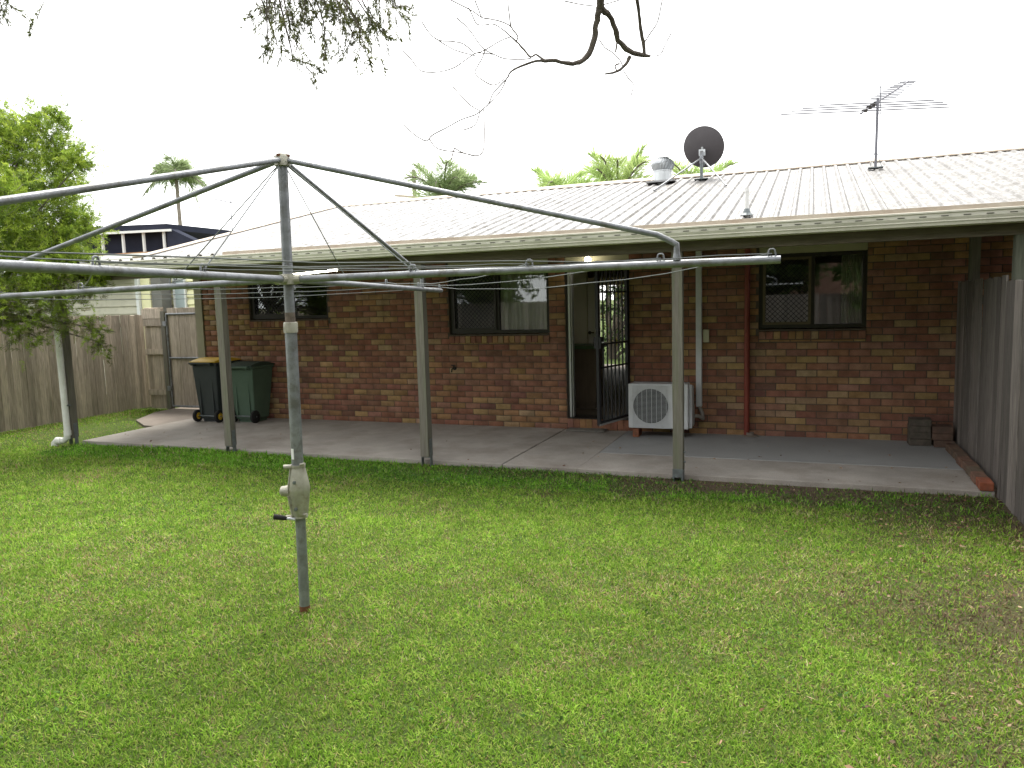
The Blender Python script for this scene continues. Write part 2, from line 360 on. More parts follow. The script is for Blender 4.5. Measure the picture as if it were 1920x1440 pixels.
# openings x0,x1,z0,z1 (z1 = top of the cream panel over the head)
OPEN = [(-3.48, -1.955, 1.62, 2.43), (.145, 1.69, 1.345, 2.43), (1.93, 2.82, .155, 2.43), (4.47, 5.70, 1.365, 2.43)]
SILL = [(-3.48, -1.955, 1.453, 1.62), (.145, 1.69, 1.195, 1.345), (4.47, 5.70, 1.195, 1.365)]
TOPZ = 2.58
# backing wall (mortar) around the openings
wb = MB()
xs = sorted({XL, XR} | {o[0] for o in OPEN} | {o[1] for o in OPEN})
for a, b in zip(xs[:-1], xs[1:]):
    mid = (a+b)/2; op = [o for o in OPEN if o[0] < mid < o[1]]
    if not op: wb.box(a, b, .006, .23, -.2, TOPZ)
    else:
        o = op[0]; wb.box(a, b, .006, .23, -.2, o[2]-.012); wb.box(a, b, .006, .23, o[3], TOPZ)
wall = part('brick_wall', wb, 'mortar', house)
PAL = [((.215, .085, .06), 26), ((.18, .08, .06), 16), ((.245, .115, .07), 20), ((.24, .12, .085), 14), ((.30, .17, .075), 10), ((.33, .225, .10), 14), ((.31, .22, .125), 8), ((.13, .06, .05), 5), ((.25, .145, .065), 8)]
def brick_color():
    c = random.choices([p[0] for p in PAL], [p[1] for p in PAL])[0]; c = [q*.72+w*.28 for q, w in zip(c, (.275, .15, .088))]; k = random.uniform(.94, 1.2)
    return (c[0]*k, c[1]*k*random.uniform(.95, 1.06), c[2]*k*random.uniform(.93, 1.07), 1)
bricks = []
def cut(x0, x1, z0, z1):
    """pieces of a brick left of / right of openings and sills"""
    segs = [(x0, x1)]
    for o in OPEN+SILL:
        if z1 > o[2]+.02 and z0 < o[3]-.01:
            new = []
            for a, b in segs:
                if b <= o[0] or a >= o[1]: new.append((a, b)); continue
                if a < o[0]-.02: new.append((a, o[0]-.004))
                if b > o[1]+.02: new.append((o[1]+.004, b))
            segs = new
    return [q for q in segs if q[1]-q[0] > .03]
for i in range(30):
    z0 = -.009+.086*i; z1 = z0+.076
    if z0 > TOPZ-.03: break
    x = -5.04+(0 if i % 2 == 0 else .12)
    while x < 9.5:
        a, b = max(x+.005, XL), min(x+.235, 9.5)
        if b-a > .03:
            for q in cut(a, b, z0, z1): bricks.append((q[0], q[1], z0, z1))
        x += .24
vis = [b for b in bricks if b[1] < 6.62 and b[2] < 2.28]
vis.sort(key=lambda b: -(b[1]-b[0])/(((b[0]+b[1])/2-5.08)**2+101)) 
near = set(vis[:300])
cache = {}
def brick_mesh(w, d, h, name='brick', ch=.004):
    k = (round(w, 3), round(d, 3), round(h, 3))
    if k not in cache:
        mb = MB(); x, z = w/2, h/2
        # front face chamfered, 18 triangles or so
        mb.v = [(-x, d, -z), (x, d, -z), (x, d, z), (-x, d, z), (-x, ch, -z), (x, ch, -z), (x, ch, z), (-x, ch, z), (-x+ch, 0, -z+ch), (x-ch, 0, -z+ch), (x-ch, 0, z-ch), (-x+ch, 0, z-ch)]
        mb.f = [(8, 9, 10, 11), (4, 5, 9, 8), (5, 6, 10, 9), (6, 7, 11, 10), (7, 4, 8, 11), (0, 1, 5, 4), (1, 2, 6, 5), (2, 3, 7, 6), (3, 0, 4, 7), (0, 3, 2, 1)]
        me = mb.mesh(name); me.materials.append(MT['brick']); cache[k] = me
    return cache[k]
FV = []; FF = []; FC = []
for b in bricks:
    w = b[1]-b[0]; h = b[3]-b[2]; y = random.uniform(-.0015, .0015); c = brick_color()
    if b in near:
        o = bpy.data.objects.new('brick', brick_mesh(w, .05, h)); col.objects.link(o); o.parent = wall
        o.location = ((b[0]+b[1])/2, y, (b[2]+b[3])/2); o.rotation_euler = (0, random.uniform(-.002, .002), 0); o.color = c
    else:
        me = brick_mesh(w, .05, h); n0 = len(FV)
        for v in me.vertices: FV.append((v.co.x+(b[0]+b[1])/2, v.co.y+y, v.co.z+(b[2]+b[3])/2)); FC.append(c)
        for p in me.polygons: FF.append(tuple(n0+k for k in p.vertices))
me = big_mesh('brickwork', np.array(FV), np.array(FF), np.array(FC)); bw = link('brickwork', me, 'brick_far', wall); bw['kind'] = 'stuff'
# rowlock sills under the windows and the step under the door
for (x0, x1, z0, z1) in SILL:
    sill = part('sill', MB().box(x0+.001, x1-.001, .012, .2, z0, z1-.014), 'mortar', house)
    n = round((x1-x0)/.086); w = (x1-x0)/n
    for k in range(n):
        cx = x0+w*(k+.5); hw = w/2-.005
        mb = MB().hexa([(-hw, -.022, .004), (hw, -.022, .004), (hw, .16, .02), (-hw, .16, .02)], [(-hw, -.022, .094), (hw, -.022, .094), (hw, .16, .125), (-hw, .16, .125)])
        if ('sb', round(w, 3)) not in cache:
            me = mb.mesh('sill_brick'); me.materials.append(MT['brick']); cache[('sb', round(w, 3))] = me
        o = bpy.data.objects.new('sill_brick', cache[('sb', round(w, 3))]); col.objects.link(o); o.parent = sill; o.location = (cx, random.uniform(-.002, .002), z1-.135); o.color = brick_color()
    n = round((x1-x0)/.24)+1
    for k in range(n):
        a = max(x0+.005, x0-.1+k*.24); b = min(x1-.005, x0-.1+k*.24+.23)
        if b-a < .04: continue
        hgt = z1-.135-z0-.012
        if hgt < .012: hgt = .012
        o = bpy.data.objects.new('closer_brick', brick_mesh(b-a, .05, hgt)); col.objects.link(o); o.parent = sill; o.location = ((a+b)/2, 0, z0+.004+hgt/2); o.color = random.choice([(.36, .235, .095, 1), (.3, .17, .075, 1)])
step = part('door_step', MB().box(1.93, 2.82, .03, .23, .0, .13), 'mortar', house)
for k in range(10):
    w = .89/10
    me = cache.get('st')
    if me is None:
        h2 = w/2-.005; me = MB().box(-h2, h2, -.012, .12, .022, .148).mesh('step_brick'); me.materials.append(MT['brick']); cache['st'] = me
    o = bpy.data.objects.new('step_brick', me); col.objects.link(o); o.parent = step; o.location = (1.93+w*(k+.5), 0, 0); o.color = brick_color()
part('corner_board', MB().box(-4.60, -4.452, -.02, .24, -.05, 2.5), 'cream_dark', house)
# cream panels over the heads
HEAD = {0: 2.27, 1: 2.29, 2: 2.30, 3: 2.285}
for k, o in enumerate(OPEN):
    part('head_panel', MB().box(o[0], o[1], .03, .05, HEAD[k]+.002, o[3]), 'cream', house)

def grille(x0, x1, z0, z1, y, sp=.044, t=.003):
    mb = MB(); w = x1-x0; h = z1-z0
    for sgn in (1, -1):
        c = -h
        while c < w:
            # line x = x0 + c + s, z = z0 + s (or mirrored)
            s0 = max(0, -c); s1 = min(h, w-c)
            if s1-s0 > .01:
                if sgn == 1: a = (x0+c+s0, y, z0+s0); b = (x0+c+s1, y, z0+s1)
                else: a = (x0+c+s0, y+.004, z1-s0); b = (x0+c+s1, y+.004, z1-s1)
                mb.beam(a, b, .006, t*2, (0, 1, 0))
            c += sp*1.414
    return mb
def window(x0, x1, z0, z1, fm, sashm, split, curtain=None, mesh_left=True):
    w = thing_part('window', house)
    f = MB(); t = .045
    f.box(x0+.002, x1-.002, .045, .13, z0, z0+t).box(x0+.002, x1-.002, .045, .13, z1-t, z1).box(x0+.002, x0+t, .045, .13, z0+t, z1-t).box(x1-t, x1-.002, .045, .13, z0+t, z1-t)
    f.box(split-.02, split+.02, .06, .125, z0+t, z1-t)
    o = part('frame', f, fm, w)
    s = MB(); a, b, c, d = x0+t, split-.02, z0+t, z1-t; q = .032
    s.box(a, b, .04, .065, c, c+q).box(a, b, .04, .065, d-q, d).box(a, a+q, .04, .065, c+q, d-q).box(b-q, b, .04, .065, c+q, d-q)
    part('screen_frame', s, sashm, w)
    if mesh_left: part('security_grille', grille(a+q, b-q, c+q, d-q, .05), 'blackiron', w)
    part('pane', MB().box(a, b, .09, .094, c, d), 'glass', w)
    part('pane', MB().box(split+.02, x1-t, .09, .094, c, d), 'glass', w)
    if curtain:
        mb = MB(); n = 60; cx0, cx1 = curtain
        P = [(cx0+(cx1-cx0)*k/n, .135+.018*math.sin(k*1.25)+.008*math.sin(k*.53)) for k in range(n+1)]
        for k in range(n): mb.quad((P[k][0], P[k][1], z0+.03), (P[k+1][0], P[k+1][1], z0+.03), (P[k+1][0], P[k+1][1], z1), (P[k][0], P[k][1], z1))
        part('curtain', mb, 'curtain', w, smooth=True)
    return w
def thing_part(name, parent):
    """a part that only groups its own pieces"""
    o = bpy.data.objects.new(name, None); col.objects.link(o); o.parent = parent; o.empty_display_size = .1; return o
window(-3.48, -1.955, 1.62, 2.27, 'darkframe', 'darkframe', -2.72, None)
window(.145, 1.69, 1.345, 2.29, 'darkframe', 'darkframe', .90, (.93, 1.68))
window(4.47, 5.70, 1.365, 2.285, 'darkframe', 'bronze', 5.10, (5.42, 5.66))

# door opening
dr = thing_part('door_frame', house)
part('jamb', MB().box(1.932, 1.955, .02, .14, .15, 2.30).box(2.797, 2.818, .02, .2, .15, 2.30).box(1.955, 2.797, .02, .2, 2.262, 2.30), 'darkframe', dr)
part('sliding_track', MB().box(1.957, 1.985, .03, .06, .16, 2.26).box(1.99, 2.004, .065, .15, .16, 2.26), 'alu', dr)
part('threshold', MB().box(1.932, 2.818, -.012, .3, .142, .156), 'darkframe', dr)
# barred security door swung open, hinged on the right
sd_ = thing_part('security_door', house); sd_.location = (2.80, .0, .19); sd_.rotation_euler = (0, 0, R_(74))
DW, DH = .80, 2.08
fr = MB().box(-DW, -DW+.05, -.02, .02, 0, DH).box(-.05, 0, -.02, .02, 0, DH).box(-DW+.05, -.05, -.02, .02, 0, .05).box(-DW+.05, -.05, -.02, .02, DH-.05, DH)
part('door_frame_rail', fr, 'blackiron', sd_)
part('kick_strip', MB().box(-DW, 0, -.026, -.021, -.004, .018), 'alu', sd_)
for k in range(6):
    x = -DW+.05+(DW-.1)*(k+1)/7; part('bar', MB().box(x-.008, x+.008, -.008, .008, .05, DH-.05), 'blackiron', sd_)
for z in (.72, 1.02, 1.68): part('crossbar', MB().box(-DW+.05, -.05, -.0075, .0075, z, z+.022), 'blackiron', sd_)
part('lock', MB().box(-DW+.005, -DW+.06, -.05, .05, .98, 1.13), 'blackiron', sd_)
part('handle', MB().tube([(-DW+.03, -.045, 1.06), (-DW+.03, -.075, 1.06), (-DW+.12, -.078, 1.055)], .009, 8), 'alu', sd_)

# interior, seen through the doorway and the windows
inn = thing_part('interior', house)
part('floor_boards', MB().box(XL+.05, 9.0, .235, 8.6, .05, .14), 'infloor', inn)
part('room_ceiling', MB().box(XL+.05, 9.0, .235, 8.6, 2.46, 2.5), 'inwall', inn)
part('partition', MB().box(-1.85, -1.75, .24, 4.6, .14, 2.46).box(3.0, 3.1, .24, 4.6, .14, 2.46).box(-4.3, .94, 4.6, 4.7, .14, 2.46).box(1.13, 1.165, 4.6, 4.7, .14, 2.46).box(1.86, 9, 4.6, 4.7, .14, 2.46).box(.94, 1.86, 4.6, 4.7, 2.2, 2.46), 'inwall', inn)
part('front_wall', MB().box(XL+.05, .1, 8.6, 8.8, -.1, 2.6).box(.98, 9.6, 8.6, 8.8, -.1, 2.6).box(.1, .98, 8.6, 8.8, 2.12, 2.6), 'inwall', inn)
part('end_wall', MB().box(XL, XL+.2, .23, 8.8, -.2, 2.58).box(9.4, 9.6, .23, 8.8, -.2, 2.58), 'mortar', inn)
part('gable_wall', MB().prism([(-.2, 2.58), (8.8, 2.58), (8.8, 2.9), (4.95, 3.93), (-.2, 2.72)], XL, XL+.15, 'x'), 'cream_dark', inn)
part('pantry_wall', MB().box(-1.4, 1.81, 1.5, 1.58, .14, 2.46), 'inwall', inn)
cb = part('bench_cupboard', MB().box(-1.4, 2.08, .98, 1.49, .24, 1.05).box(-1.4, 2.06, 1.03, 1.49, .14, .24), 'cabinet', inn)
part('bench_top', MB().box(-1.42, 2.12, .94, 1.495, 1.052, 1.10), 'benchgreen', inn)
part('inner_door', MB().box(1.825, 1.985, 1.52, 1.56, .15, 2.06), 'whitedoor', inn)
part('door_lever', MB().tube([(1.85, 1.52, 1.27), (1.85, 1.47, 1.27), (1.93, 1.46, 1.27)], .010, 8).lathe([(.0, .0), (.025, 0), (.025, .012), (0, .012)], (1.85, 1.518, 1.27), (0, -1, 0), 16), 'bronze', inn)

# ---------------- posts, beam, gutter, roof
POSTX = [-4.66, -1.845, .99, 3.855, 6.725]
PY = -2.43
for k, x in enumerate(POSTX):
    bz = .06
    mb = MB(); n = 9; hw = .05
    for j in range(n):   # weathered square post, edges a little uneven
        z0 = bz+(2.235-bz)*j/n; z1 = bz+(2.235-bz)*(j+1)/n
        def ring(z, s): 
            rr = random.Random(int(k*100+s)); e = lambda: rr.uniform(-.0025, .0025)
            return [(x-hw+e(), PY-hw+e(), z), (x+hw+e(), PY-hw+e(), z), (x+hw+e(), PY+hw+e(), z), (x-hw+e(), PY+hw+e(), z)]
        a, b = ring(z0, j), ring(z1, j+1)
        for q in range(4): mb.quad(a[q], a[(q+1) % 4], b[(q+1) % 4], b[q])
        if j == 0: mb.quad(*reversed(a))
        if j == n-1: mb.quad(*b)
    po = part('patio_post', mb, 'post' if x < 6 else 'post_dark', house)
    if x < 3:
        br = MB().box(x+hw+.003, x+hw+.009, PY-.028, PY+.028, -.1, .26).box(x-hw-.009, x-hw-.003, PY-.028, PY+.028, -.1, .26).box(x-hw-.003, x+hw+.003, PY-.028, PY+.028, .045, .055)
        for z in (.12, .21): br.tube([(x-hw-.018, PY, z), (x+hw+.018, PY, z)], .008, 6)
    else:
        br = MB().box(x-hw-.002, x+hw+.002, PY-hw-.012, PY-hw-.005, -.01, .075).box(x-hw-.002, x-hw+.014, PY-hw-.0125, PY+.04, -.1, .05).box(x+hw-.014, x+hw+.002, PY-hw-.0125, PY+.04, -.1, .05).box(x-hw, x+hw, PY-hw-.004, PY+hw, .045, .055)
        for z in (.14, .24): part('bolt', MB().tube([(x+hw-.01, PY, z), (x+hw+.02, PY, z)], .008, 6), 'galv_dark', po)
    part('stirrup', br, 'galv_dark', po)
part('patio_post', MB().box(6.72, 6.82, -.25, -.15, .0, 2.42), 'post', house)
part('roof_beam', MB().box(-4.75, 9.6, PY-.045, PY+.045, 2.236, 2.37), 'beam', house)
part('wall_plate', MB().box(-4.45, 9.6, -.06, -.005, 2.42, 2.56), 'beam', house)
for k in range(16):
    x = -4.6+k*.95
    part('rafter', MB().hexa([(x-.022, -2.38, 2.372), (x+.022, -2.38, 2.372), (x+.022, -.06, 2.50), (x-.022, -.06, 2.50)], [(x-.022, -2.38, 2.46), (x+.022, -2.38, 2.46), (x+.022, -.06, 2.63), (x-.022, -.06, 2.63)]), 'beam', house)
part('fascia_board', MB().box(-4.93, 9.8, -2.56, -2.535, 2.33, 2.462), 'gutter', house)
gp = [(-2.562, 2.335), (-2.645, 2.335), (-2.655, 2.37), (-2.668, 2.40), (-2.668, 2.432), (-2.678, 2.438), (-2.678, 2.452), (-2.664, 2.455), (-2.660, 2.425), (-2.638, 2.345), (-2.562, 2.345)]
gut = part('gutter', MB().prism(gp, -4.95, 9.8, 'x'), 'gutter', house)
sl = MB(); x = -4.8
while x < 9.7:
    sl.box(x, x+.055, -2.6715, -2.667, 2.408, 2.415); x += .165
so = part('overflow_slots', sl, 'slot', gut); so['kind'] = 'stuff'
bd = MB(); bd.tube([(-4.95, -2.652, 2.368), (9.8, -2.652, 2.368)], .008, 6)
part('gutter_bead', bd, 'gutter', gut)
part('gutter_end', MB().box(-4.956, -4.951, -2.675, -2.56, 2.335, 2.452), 'gutter', gut)

def sheet(x0, n, y0, z0, y1, z1, pitch=.19, hr=.024):
    """ribbed steel sheet from the low edge (y0,z0) to the high edge (y1,z1)"""
    prof = []
    for k in range(n):
        a = x0+k*pitch
        prof += [(a, 0), (a+.045, 0), (a+.05, .004), (a+.06, .004), (a+.065, 0), (a+.102, 0), (a+.124, hr), (a+.152, hr), (a+.174, 0)]
    prof.append((x0+n*pitch, 0))
    mb = MB(); S = 6; rows = []
    for j in range(S+1):
        t = j/S; rows.append([(x, y0+(y1-y0)*t, z0+(z1-z0)*t+h) for x, h in prof])
    for r in rows: mb.v += r
    m_ = len(prof)
    for j in range(S):
        for i in range(m_-1): mb.f.append((j*m_+i, j*m_+i+1, (j+1)*m_+i+1, (j+1)*m_+i))
    return mb
KY, KZ = -.77, 2.63; RY, RZ = 4.95, 4.02
x = -4.95
for k in range(20):
    o = part('roof_sheet', sheet(x, 4, -2.60, 2.462, -.60, 2.462+.168*2.0/1.83), ['roof_pa', 'roof_pb', 'roof_pc'][(x > -.6)+(x > 1.6)], house)
    part('roof_sheet', sheet(x, 4, KY-.05, KZ-.05*.243+.012, RY-.06, RZ-.06*.243+.012), ['roof', 'roof_b', 'roof_c'][(x > .2)+(x > 2.4)], house)
    x += .76
XE = x
part('rear_roof', MB().quad((-4.95, RY, RZ), (XE, RY, RZ), (XE, 9.4, RZ-(9.4-RY)*.243), (-4.95, 9.4, RZ-(9.4-RY)*.243)), 'roof', house)
cp = MB().prism([(RY-.17, RZ-.17*.243+.048), (RY, RZ+.075), (RY+.17, RZ-.17*.243+.048), (RY+.17, RZ-.17*.243+.044), (RY, RZ+.068), (RY-.165, RZ-.165*.243+.042), (RY-.165, RZ-.17*.243+.028), (RY-.172, RZ-.17*.243+.028)], -5.0, XE, 'x')
part('ridge_cap', cp, 'capping', house)
d = .243
vb = MB().hexa([(-5.02, KY-.06, KZ-.09), (-4.80, KY-.06, KZ+.035), (-4.80, RY, RZ+.05), (-5.02, RY, RZ-.09)], [(-5.02, KY-.06, KZ+.05), (-4.80, KY-.06, KZ+.045), (-4.80, RY, RZ+.058), (-5.02, RY, RZ+.066)])
part('verge_cap', vb, 'capping', house)
part('eave_strip', MB().hexa([(-1.6, -2.618, 2.452), (XE, -2.618, 2.452), (XE, -2.606, 2.452), (-1.6, -2.606, 2.452)], [(-1.6, -2.614, 2.497), (XE, -2.614, 2.497), (XE, -2.50, 2.508), (-1.6, -2.50, 2.508)]), 'capping', house)

# pipes and fittings on the wall
dp = part('downpipe', MB().tube([(-4.80, -2.60, 2.33), (-4.80, -2.585, 2.15), (-4.70, -2.55, 2.0), (-4.635, -2.545, 1.6), (-4.625, -2.545, .16), (-4.64, -2.545, .07), (-4.70, -2.545, .025), (-4.80, -2.545, .02)], .043, 16), 'pvc', house, smooth=True)
part('pipe_elbow', MB().tube([(-4.76, -2.545, .02), (-4.83, -2.55, .02), (-4.875, -2.555, -.015), (-4.88, -2.555, -.12)], .052, 16).tube([(-4.626, -2.545, .10), (-4.626, -2.545, .17)], .049, 16), 'pvc', dp, smooth=True)
part('pipe_bracket', MB().box(-4.675, -4.575, -2.548, -2.485, .515, .535), 'galv_dark', dp)
part('pipe_cover', MB().box(3.700, 3.775, -.055, .004, .36, 2.5), 'acwhite', house, bevel=.008)
rp = part('red_pipe', MB().tube([(4.335, -.05, 0.0), (4.335, -.05, 2.6)], .034, 16), 'redpipe', house, smooth=True)
part('pipe_clip', MB().tube([(4.335, -.05, 1.1), (4.335, -.05, 1.125)], .038, 16).tube([(4.335, -.05, 2.1), (4.335, -.05, 2.125)], .038, 16), 'redpipe', rp)
part('drain_collar', MB().lathe([(.0, .004), (.10, .004), (.10, .014), (.045, .016), (.045, .05), (.035, .05)], (4.38, -.075, 0), (0, 0, 1), 24), 'concrete_dark', house)
part('switch_box', MB().box(3.790, 3.865, -.035, .002, 1.20, 1.365), 'cream', house, bevel=.006)
tp = MB().tube([(.21, .01, .84), (.21, -.06, .84), (.21, -.10, .835), (.21, -.115, .79)], .011, 8).tube([(.21, -.05, .84), (.21, -.05, .885)], .008, 8).tube([(.175, -.05, .89), (.245, -.05, .885)], .008, 8).lathe([(0, 0), (.03, 0), (.03, .008), (0, .008)], (.21, 0, .84), (0, -1, 0), 12)
part('garden_tap', tp, 'darkframe', house)

# lamps
fl = thing('fluorescent_lamp', (-1.2, -1.3, 2.33), 'lit fluorescent tube lamp under the patio roof behind the hoist pole', 'lamp')
wpart('batten', MB().beam((-1.2, -2.05, 2.245), (-1.2, -.79, 2.357), .05, .05), 'whitepaint', fl)
MT['tube_glow'] = emit_mat('tube_glow', (1.0, .93, .80), 9.0)
wpart('tube', MB().tube([(-1.2, -2.02, 2.204), (-1.2, -.81, 2.311)], .013, 12), 'tube_glow', fl, smooth=True)
wpart('tube_cap', MB().beam((-1.2, -2.05, 2.215), (-1.2, -2.02, 2.218), .04, .07).beam((-1.2, -.81, 2.325), (-1.2, -.78, 2.328), .04, .07), 'whitepaint', fl)
gl = thing('globe_lamp', (2.295, -.12, 2.42), 'small lit round bulb hanging over the open back door', 'lamp')
MT['bulb_glow'] = emit_mat('bulb_glow', (1.0, .9, .72), 12.0)
wpart('lamp_holder', MB().tube([(2.295, -.12, 2.47), (2.295, -.12, 2.36)], .022, 12), 'whitepaint', gl)
prof = [(.042*math.sin(math.pi*k/12), -.042*math.cos(math.pi*k/12)) for k in range(13)]; prof[0] = (.0005, -.042); prof[-1] = (.0005, .042)
wpart('bulb', MB().lathe(prof, (2.295, -.12, 2.32), n=20), 'bulb_glow', gl, smooth=True)

# ------------------------------------------------------------------ air conditioner
ac = thing('air_conditioner', (3.28, -.3, 0), 'white air conditioner outdoor unit on brick feet beside the security door', 'air conditioner')
A = MB().prism([(2.90, .125), (3.662, .125), (3.662, .70), (2.90, .70)], -.47, -.40).prism([(2.905, .13), (3.64, .13), (3.64, .695), (2.905, .695)], -.3995, -.17)
wpart('casing', A, 'acwhite', ac, bevel=.012)
wpart('valve_cover', MB().prism([(-.40, .13), (-.18, .15), (-.16, .36), (-.22, .46), (-.24, .66), (-.40, .69)], 3.642, 3.70, 'x'), 'acwhite', ac, bevel=.008)
cx, cz = 3.19, .415
wpart('fan_well', MB().lathe([(.0, .0), (.212, .0), (.222, -.004), (.222, .004), (0.0, .004)], (cx, -.4725, cz), (0, 1, 0), 40), 'acdark', ac)
g = MB()
for k in range(34):
    z = .15+k*.0155
    if z < .675: g.box(2.965, 3.44, -.4785, -.4765, z, z+.0028)
wpart('fan_grille', g, 'acwhite', ac)
for k in range(7):
    x = 3.015+k*.062; wpart('grille_rib', MB().box(x, x+.005, -.4815, -.479, .145, .68), 'acwhite', ac)
wpart('grille_panel', MB().box(3.415, 3.49, -.478, -.4705, .145, .685).box(2.955, 2.962, -.478, -.4705, .145, .685).box(2.962, 3.415, -.478, -.4705, .676, .685).box(2.962, 3.415, -.478, -.4705, .132, .146), 'acwhite', ac)
wpart('fan_blade', MB().lathe([(0.0, .0), (.05, .0), (.05, .02), (0, .02)], (cx, -.476, cz), (0, 1, 0), 16), 'acdark', ac)
wpart('pipe_lagging', MB().tube([(3.70, -.24, .27), (3.76, -.2, .26), (3.80, -.14, .22), (3.785, -.06, .27), (3.74, -.03, .37)], .024, 10), 'foil', ac, smooth=True)
for x in (2.985, 3.53):
    b = part('support_brick', MB().box(-.038, .038, -.11, .11, 0, .11), 'loosebrick'); b.location = (x, -.33, .002); b.color = (.28, .11, .06, 1); b['group'] = 'brick feet under the air conditioner'
    tag(b, 'red brick foot under the %s end of the air conditioner' % ('left' if x < 3.2 else 'right'), 'brick')

mt_ = part('door_mat', MB().box(1.96, 2.50, -.20, .0, .003, .018).box(1.98, 2.48, -.18, -.02, .018, .021), 'mat_grey', None, bevel=.004)
tag(mt_, 'thin grey mat lying on the slab in front of the back door', 'mat')

# ------------------------------------------------------------------ wheelie bins (back with the wheels faces the yard)
def bin_(name, x, y, w, dpt, h, bodym, lidm, hubm, label):
    t = thing(name, (x, y, 0), label, 'bin', 'wheelie bins by the wall')
    a, b = w/2-.055, w/2; z0 = .045
    B = MB().hexa([(-a, .05, z0), (a, .05, z0), (a, dpt-.10, z0), (-a, dpt-.10, z0)], [(-b, 0, h-.10), (b, 0, h-.10), (b, dpt, h-.10), (-b, dpt, h-.10)])
    B.hexa([(-b-.012, -.012, h-.10), (b+.012, -.012, h-.10), (b+.012, dpt+.02, h-.10), (-b-.012, dpt+.02, h-.10)], [(-b-.015, -.015, h-.055), (b+.015, -.015, h-.055), (b+.015, dpt+.025, h-.055), (-b-.015, dpt+.025, h-.055)])
    part('body', B, bodym, t, bevel=.018)
    part('foot', MB().box(-a+.03, a-.03, .09, dpt-.13, 0.0, .05), bodym, t)
    part('ribbing', MB().box(-a+.05, -a+.075, .012, .06, .12, h-.2).box(a-.075, a-.05, .012, .06, .12, h-.2), bodym, t)
    L_ = MB(); n = 8
    for k in range(n):
        t0, t1 = k/n, (k+1)/n
        f = lambda q: h-.05+.045*math.sin(math.pi*min(1, q*1.05))+.012
        L_.hexa([(-b-.02, -.03+(dpt+.07)*t0, h-.054), (b+.02, -.03+(dpt+.07)*t0, h-.054), (b+.02, -.03+(dpt+.07)*t1, h-.054), (-b-.02, -.03+(dpt+.07)*t1, h-.054)], [(-b, -.03+(dpt+.07)*t0, f(t0)), (b, -.03+(dpt+.07)*t0, f(t0)), (b, -.03+(dpt+.07)*t1, f(t1)), (-b, -.03+(dpt+.07)*t1, f(t1))])
    part('lid', L_, lidm, t)
    part('handle', MB().tube([(-b+.03, -.02, h-.09), (-b+.03, -.085, h-.06), (b-.03, -.085, h-.06), (b-.03, -.02, h-.09)], .014, 8).box(-b+.05, -b+.09, -.075, .0, h-.10, h-.055).box(b-.09, b-.05, -.075, .0, h-.10, h-.055), bodym, t)
    part('axle', MB().tube([(-w/2-.01, .03, .10), (w/2+.01, .03, .10)], .011, 8), 'galv_dark', t)
    for s in (-1, 1):
        xx = s*(w/2-.025)
        wh = part('wheel', MB().lathe([(.055, -.024), (.085, -.026), (.10, -.016), (.10, .016), (.085, .026), (.055, .024)], (xx, .03, .10), (1, 0, 0), 24), 'rubber', t, smooth=True)
        part('hub', MB().lathe([(.0, -.022), (.02, -.03), (.022, -.018), (.058, -.016), (.058, .016), (.022, .018), (.02, .03), (0, .022)], (xx, .03, .10), (1, 0, 0), 18), hubm, wh)
    return t
bin_('wheelie_bin', -3.93, -.62, .49, .54, 1.02, 'bincharcoal', 'binyellow', 'binyellow', 'charcoal wheelie bin with yellow lid and yellow wheel hubs')
bin_('wheelie_bin', -3.28, -.54, .48, .50, .95, 'bingreen', 'binlidgreen', 'rubber', 'dark green wheelie bin with green lid and black wheels')

# ------------------------------------------------------------------ rotary clothes hoist
HB = Vector((2.2, -6.347, GZ)); HT = Vector((2.233, -6.347, 2.665))
def onpole(z): t = (z-HB.z)/(HT.z-HB.z); return HB.lerp(HT, t)
ho = thing('clothes_hoist', (HB.x, HB.y, GZ), 'grey galvanised rotary clothes hoist standing in the lawn', 'clothes hoist')
wpart('pole_base', MB().tube([onpole(-.3), onpole(.56)], .031, 20), 'galv', ho, smooth=True)
wpart('pole', MB().tube([onpole(.80), onpole(1.665)], .035, 20), 'galv', ho, smooth=True)
wpart('inner_pole', MB().tube([onpole(1.5), onpole(2.645)], .029, 20), 'galv', ho, smooth=True)
wpart('collar', MB().lathe([(.03, 0), (.041, .002), (.042, .05), (.039, .062), (.03, .064)], onpole(1.655), HT-HB, 20), 'cast', ho, smooth=True)
wpart('rust_band', MB().tube([onpole(GZ-.02), onpole(GZ+.035)], .0318, 20), 'rust', ho)
stk = MB(); pc = onpole(.93)
for j in range(4):
    a0, a1 = [R_(-119+9*q) for q in (j, j+1)]
    stk.quad(*[(pc.x+.0358*math.cos(a), pc.y+.0358*math.sin(a), z) for a, z in ((a0, .90), (a1, .90), (a1, .965), (a0, .965))])
wpart('sticker', stk, 'sticker', ho)
gb = wpart('gear_box', MB().lathe([(.032, 0), (.044, .01), (.050, .03), (.066, .17), (.068, .18), (.062, .22), (.046, .30), (.036, .325)], onpole(.535), HT-HB, 24), 'cast', ho, smooth=True)
side = Vector((-.93, -.36, 0)).normalized()
c0 = onpole(.70)
wpart('gear_nose', MB().lathe([(.05, .02), (.044, .05), (.034, .075), (.030, .105), (.020, .112), (0.001, .114)], c0, side, 18), 'cast', gb, smooth=True)
wpart('gear_seam', MB().beam(c0+Vector((-.02, -.045, -.15)), c0+Vector((-.03, -.064, -.02)), .008, .012).beam(c0+Vector((-.03, -.064, .0)), c0+Vector((-.018, -.04, .15)), .008, .012), 'cast', gb)
for z in (.60, .765):
    c1 = onpole(z); dv = Vector((.25, -.97, 0)); wpart('bolt', MB().lathe([(.0, .05), (.011, .05), (.011, .066), (0, .067)], c1, dv, 6), 'galv_dark', gb)
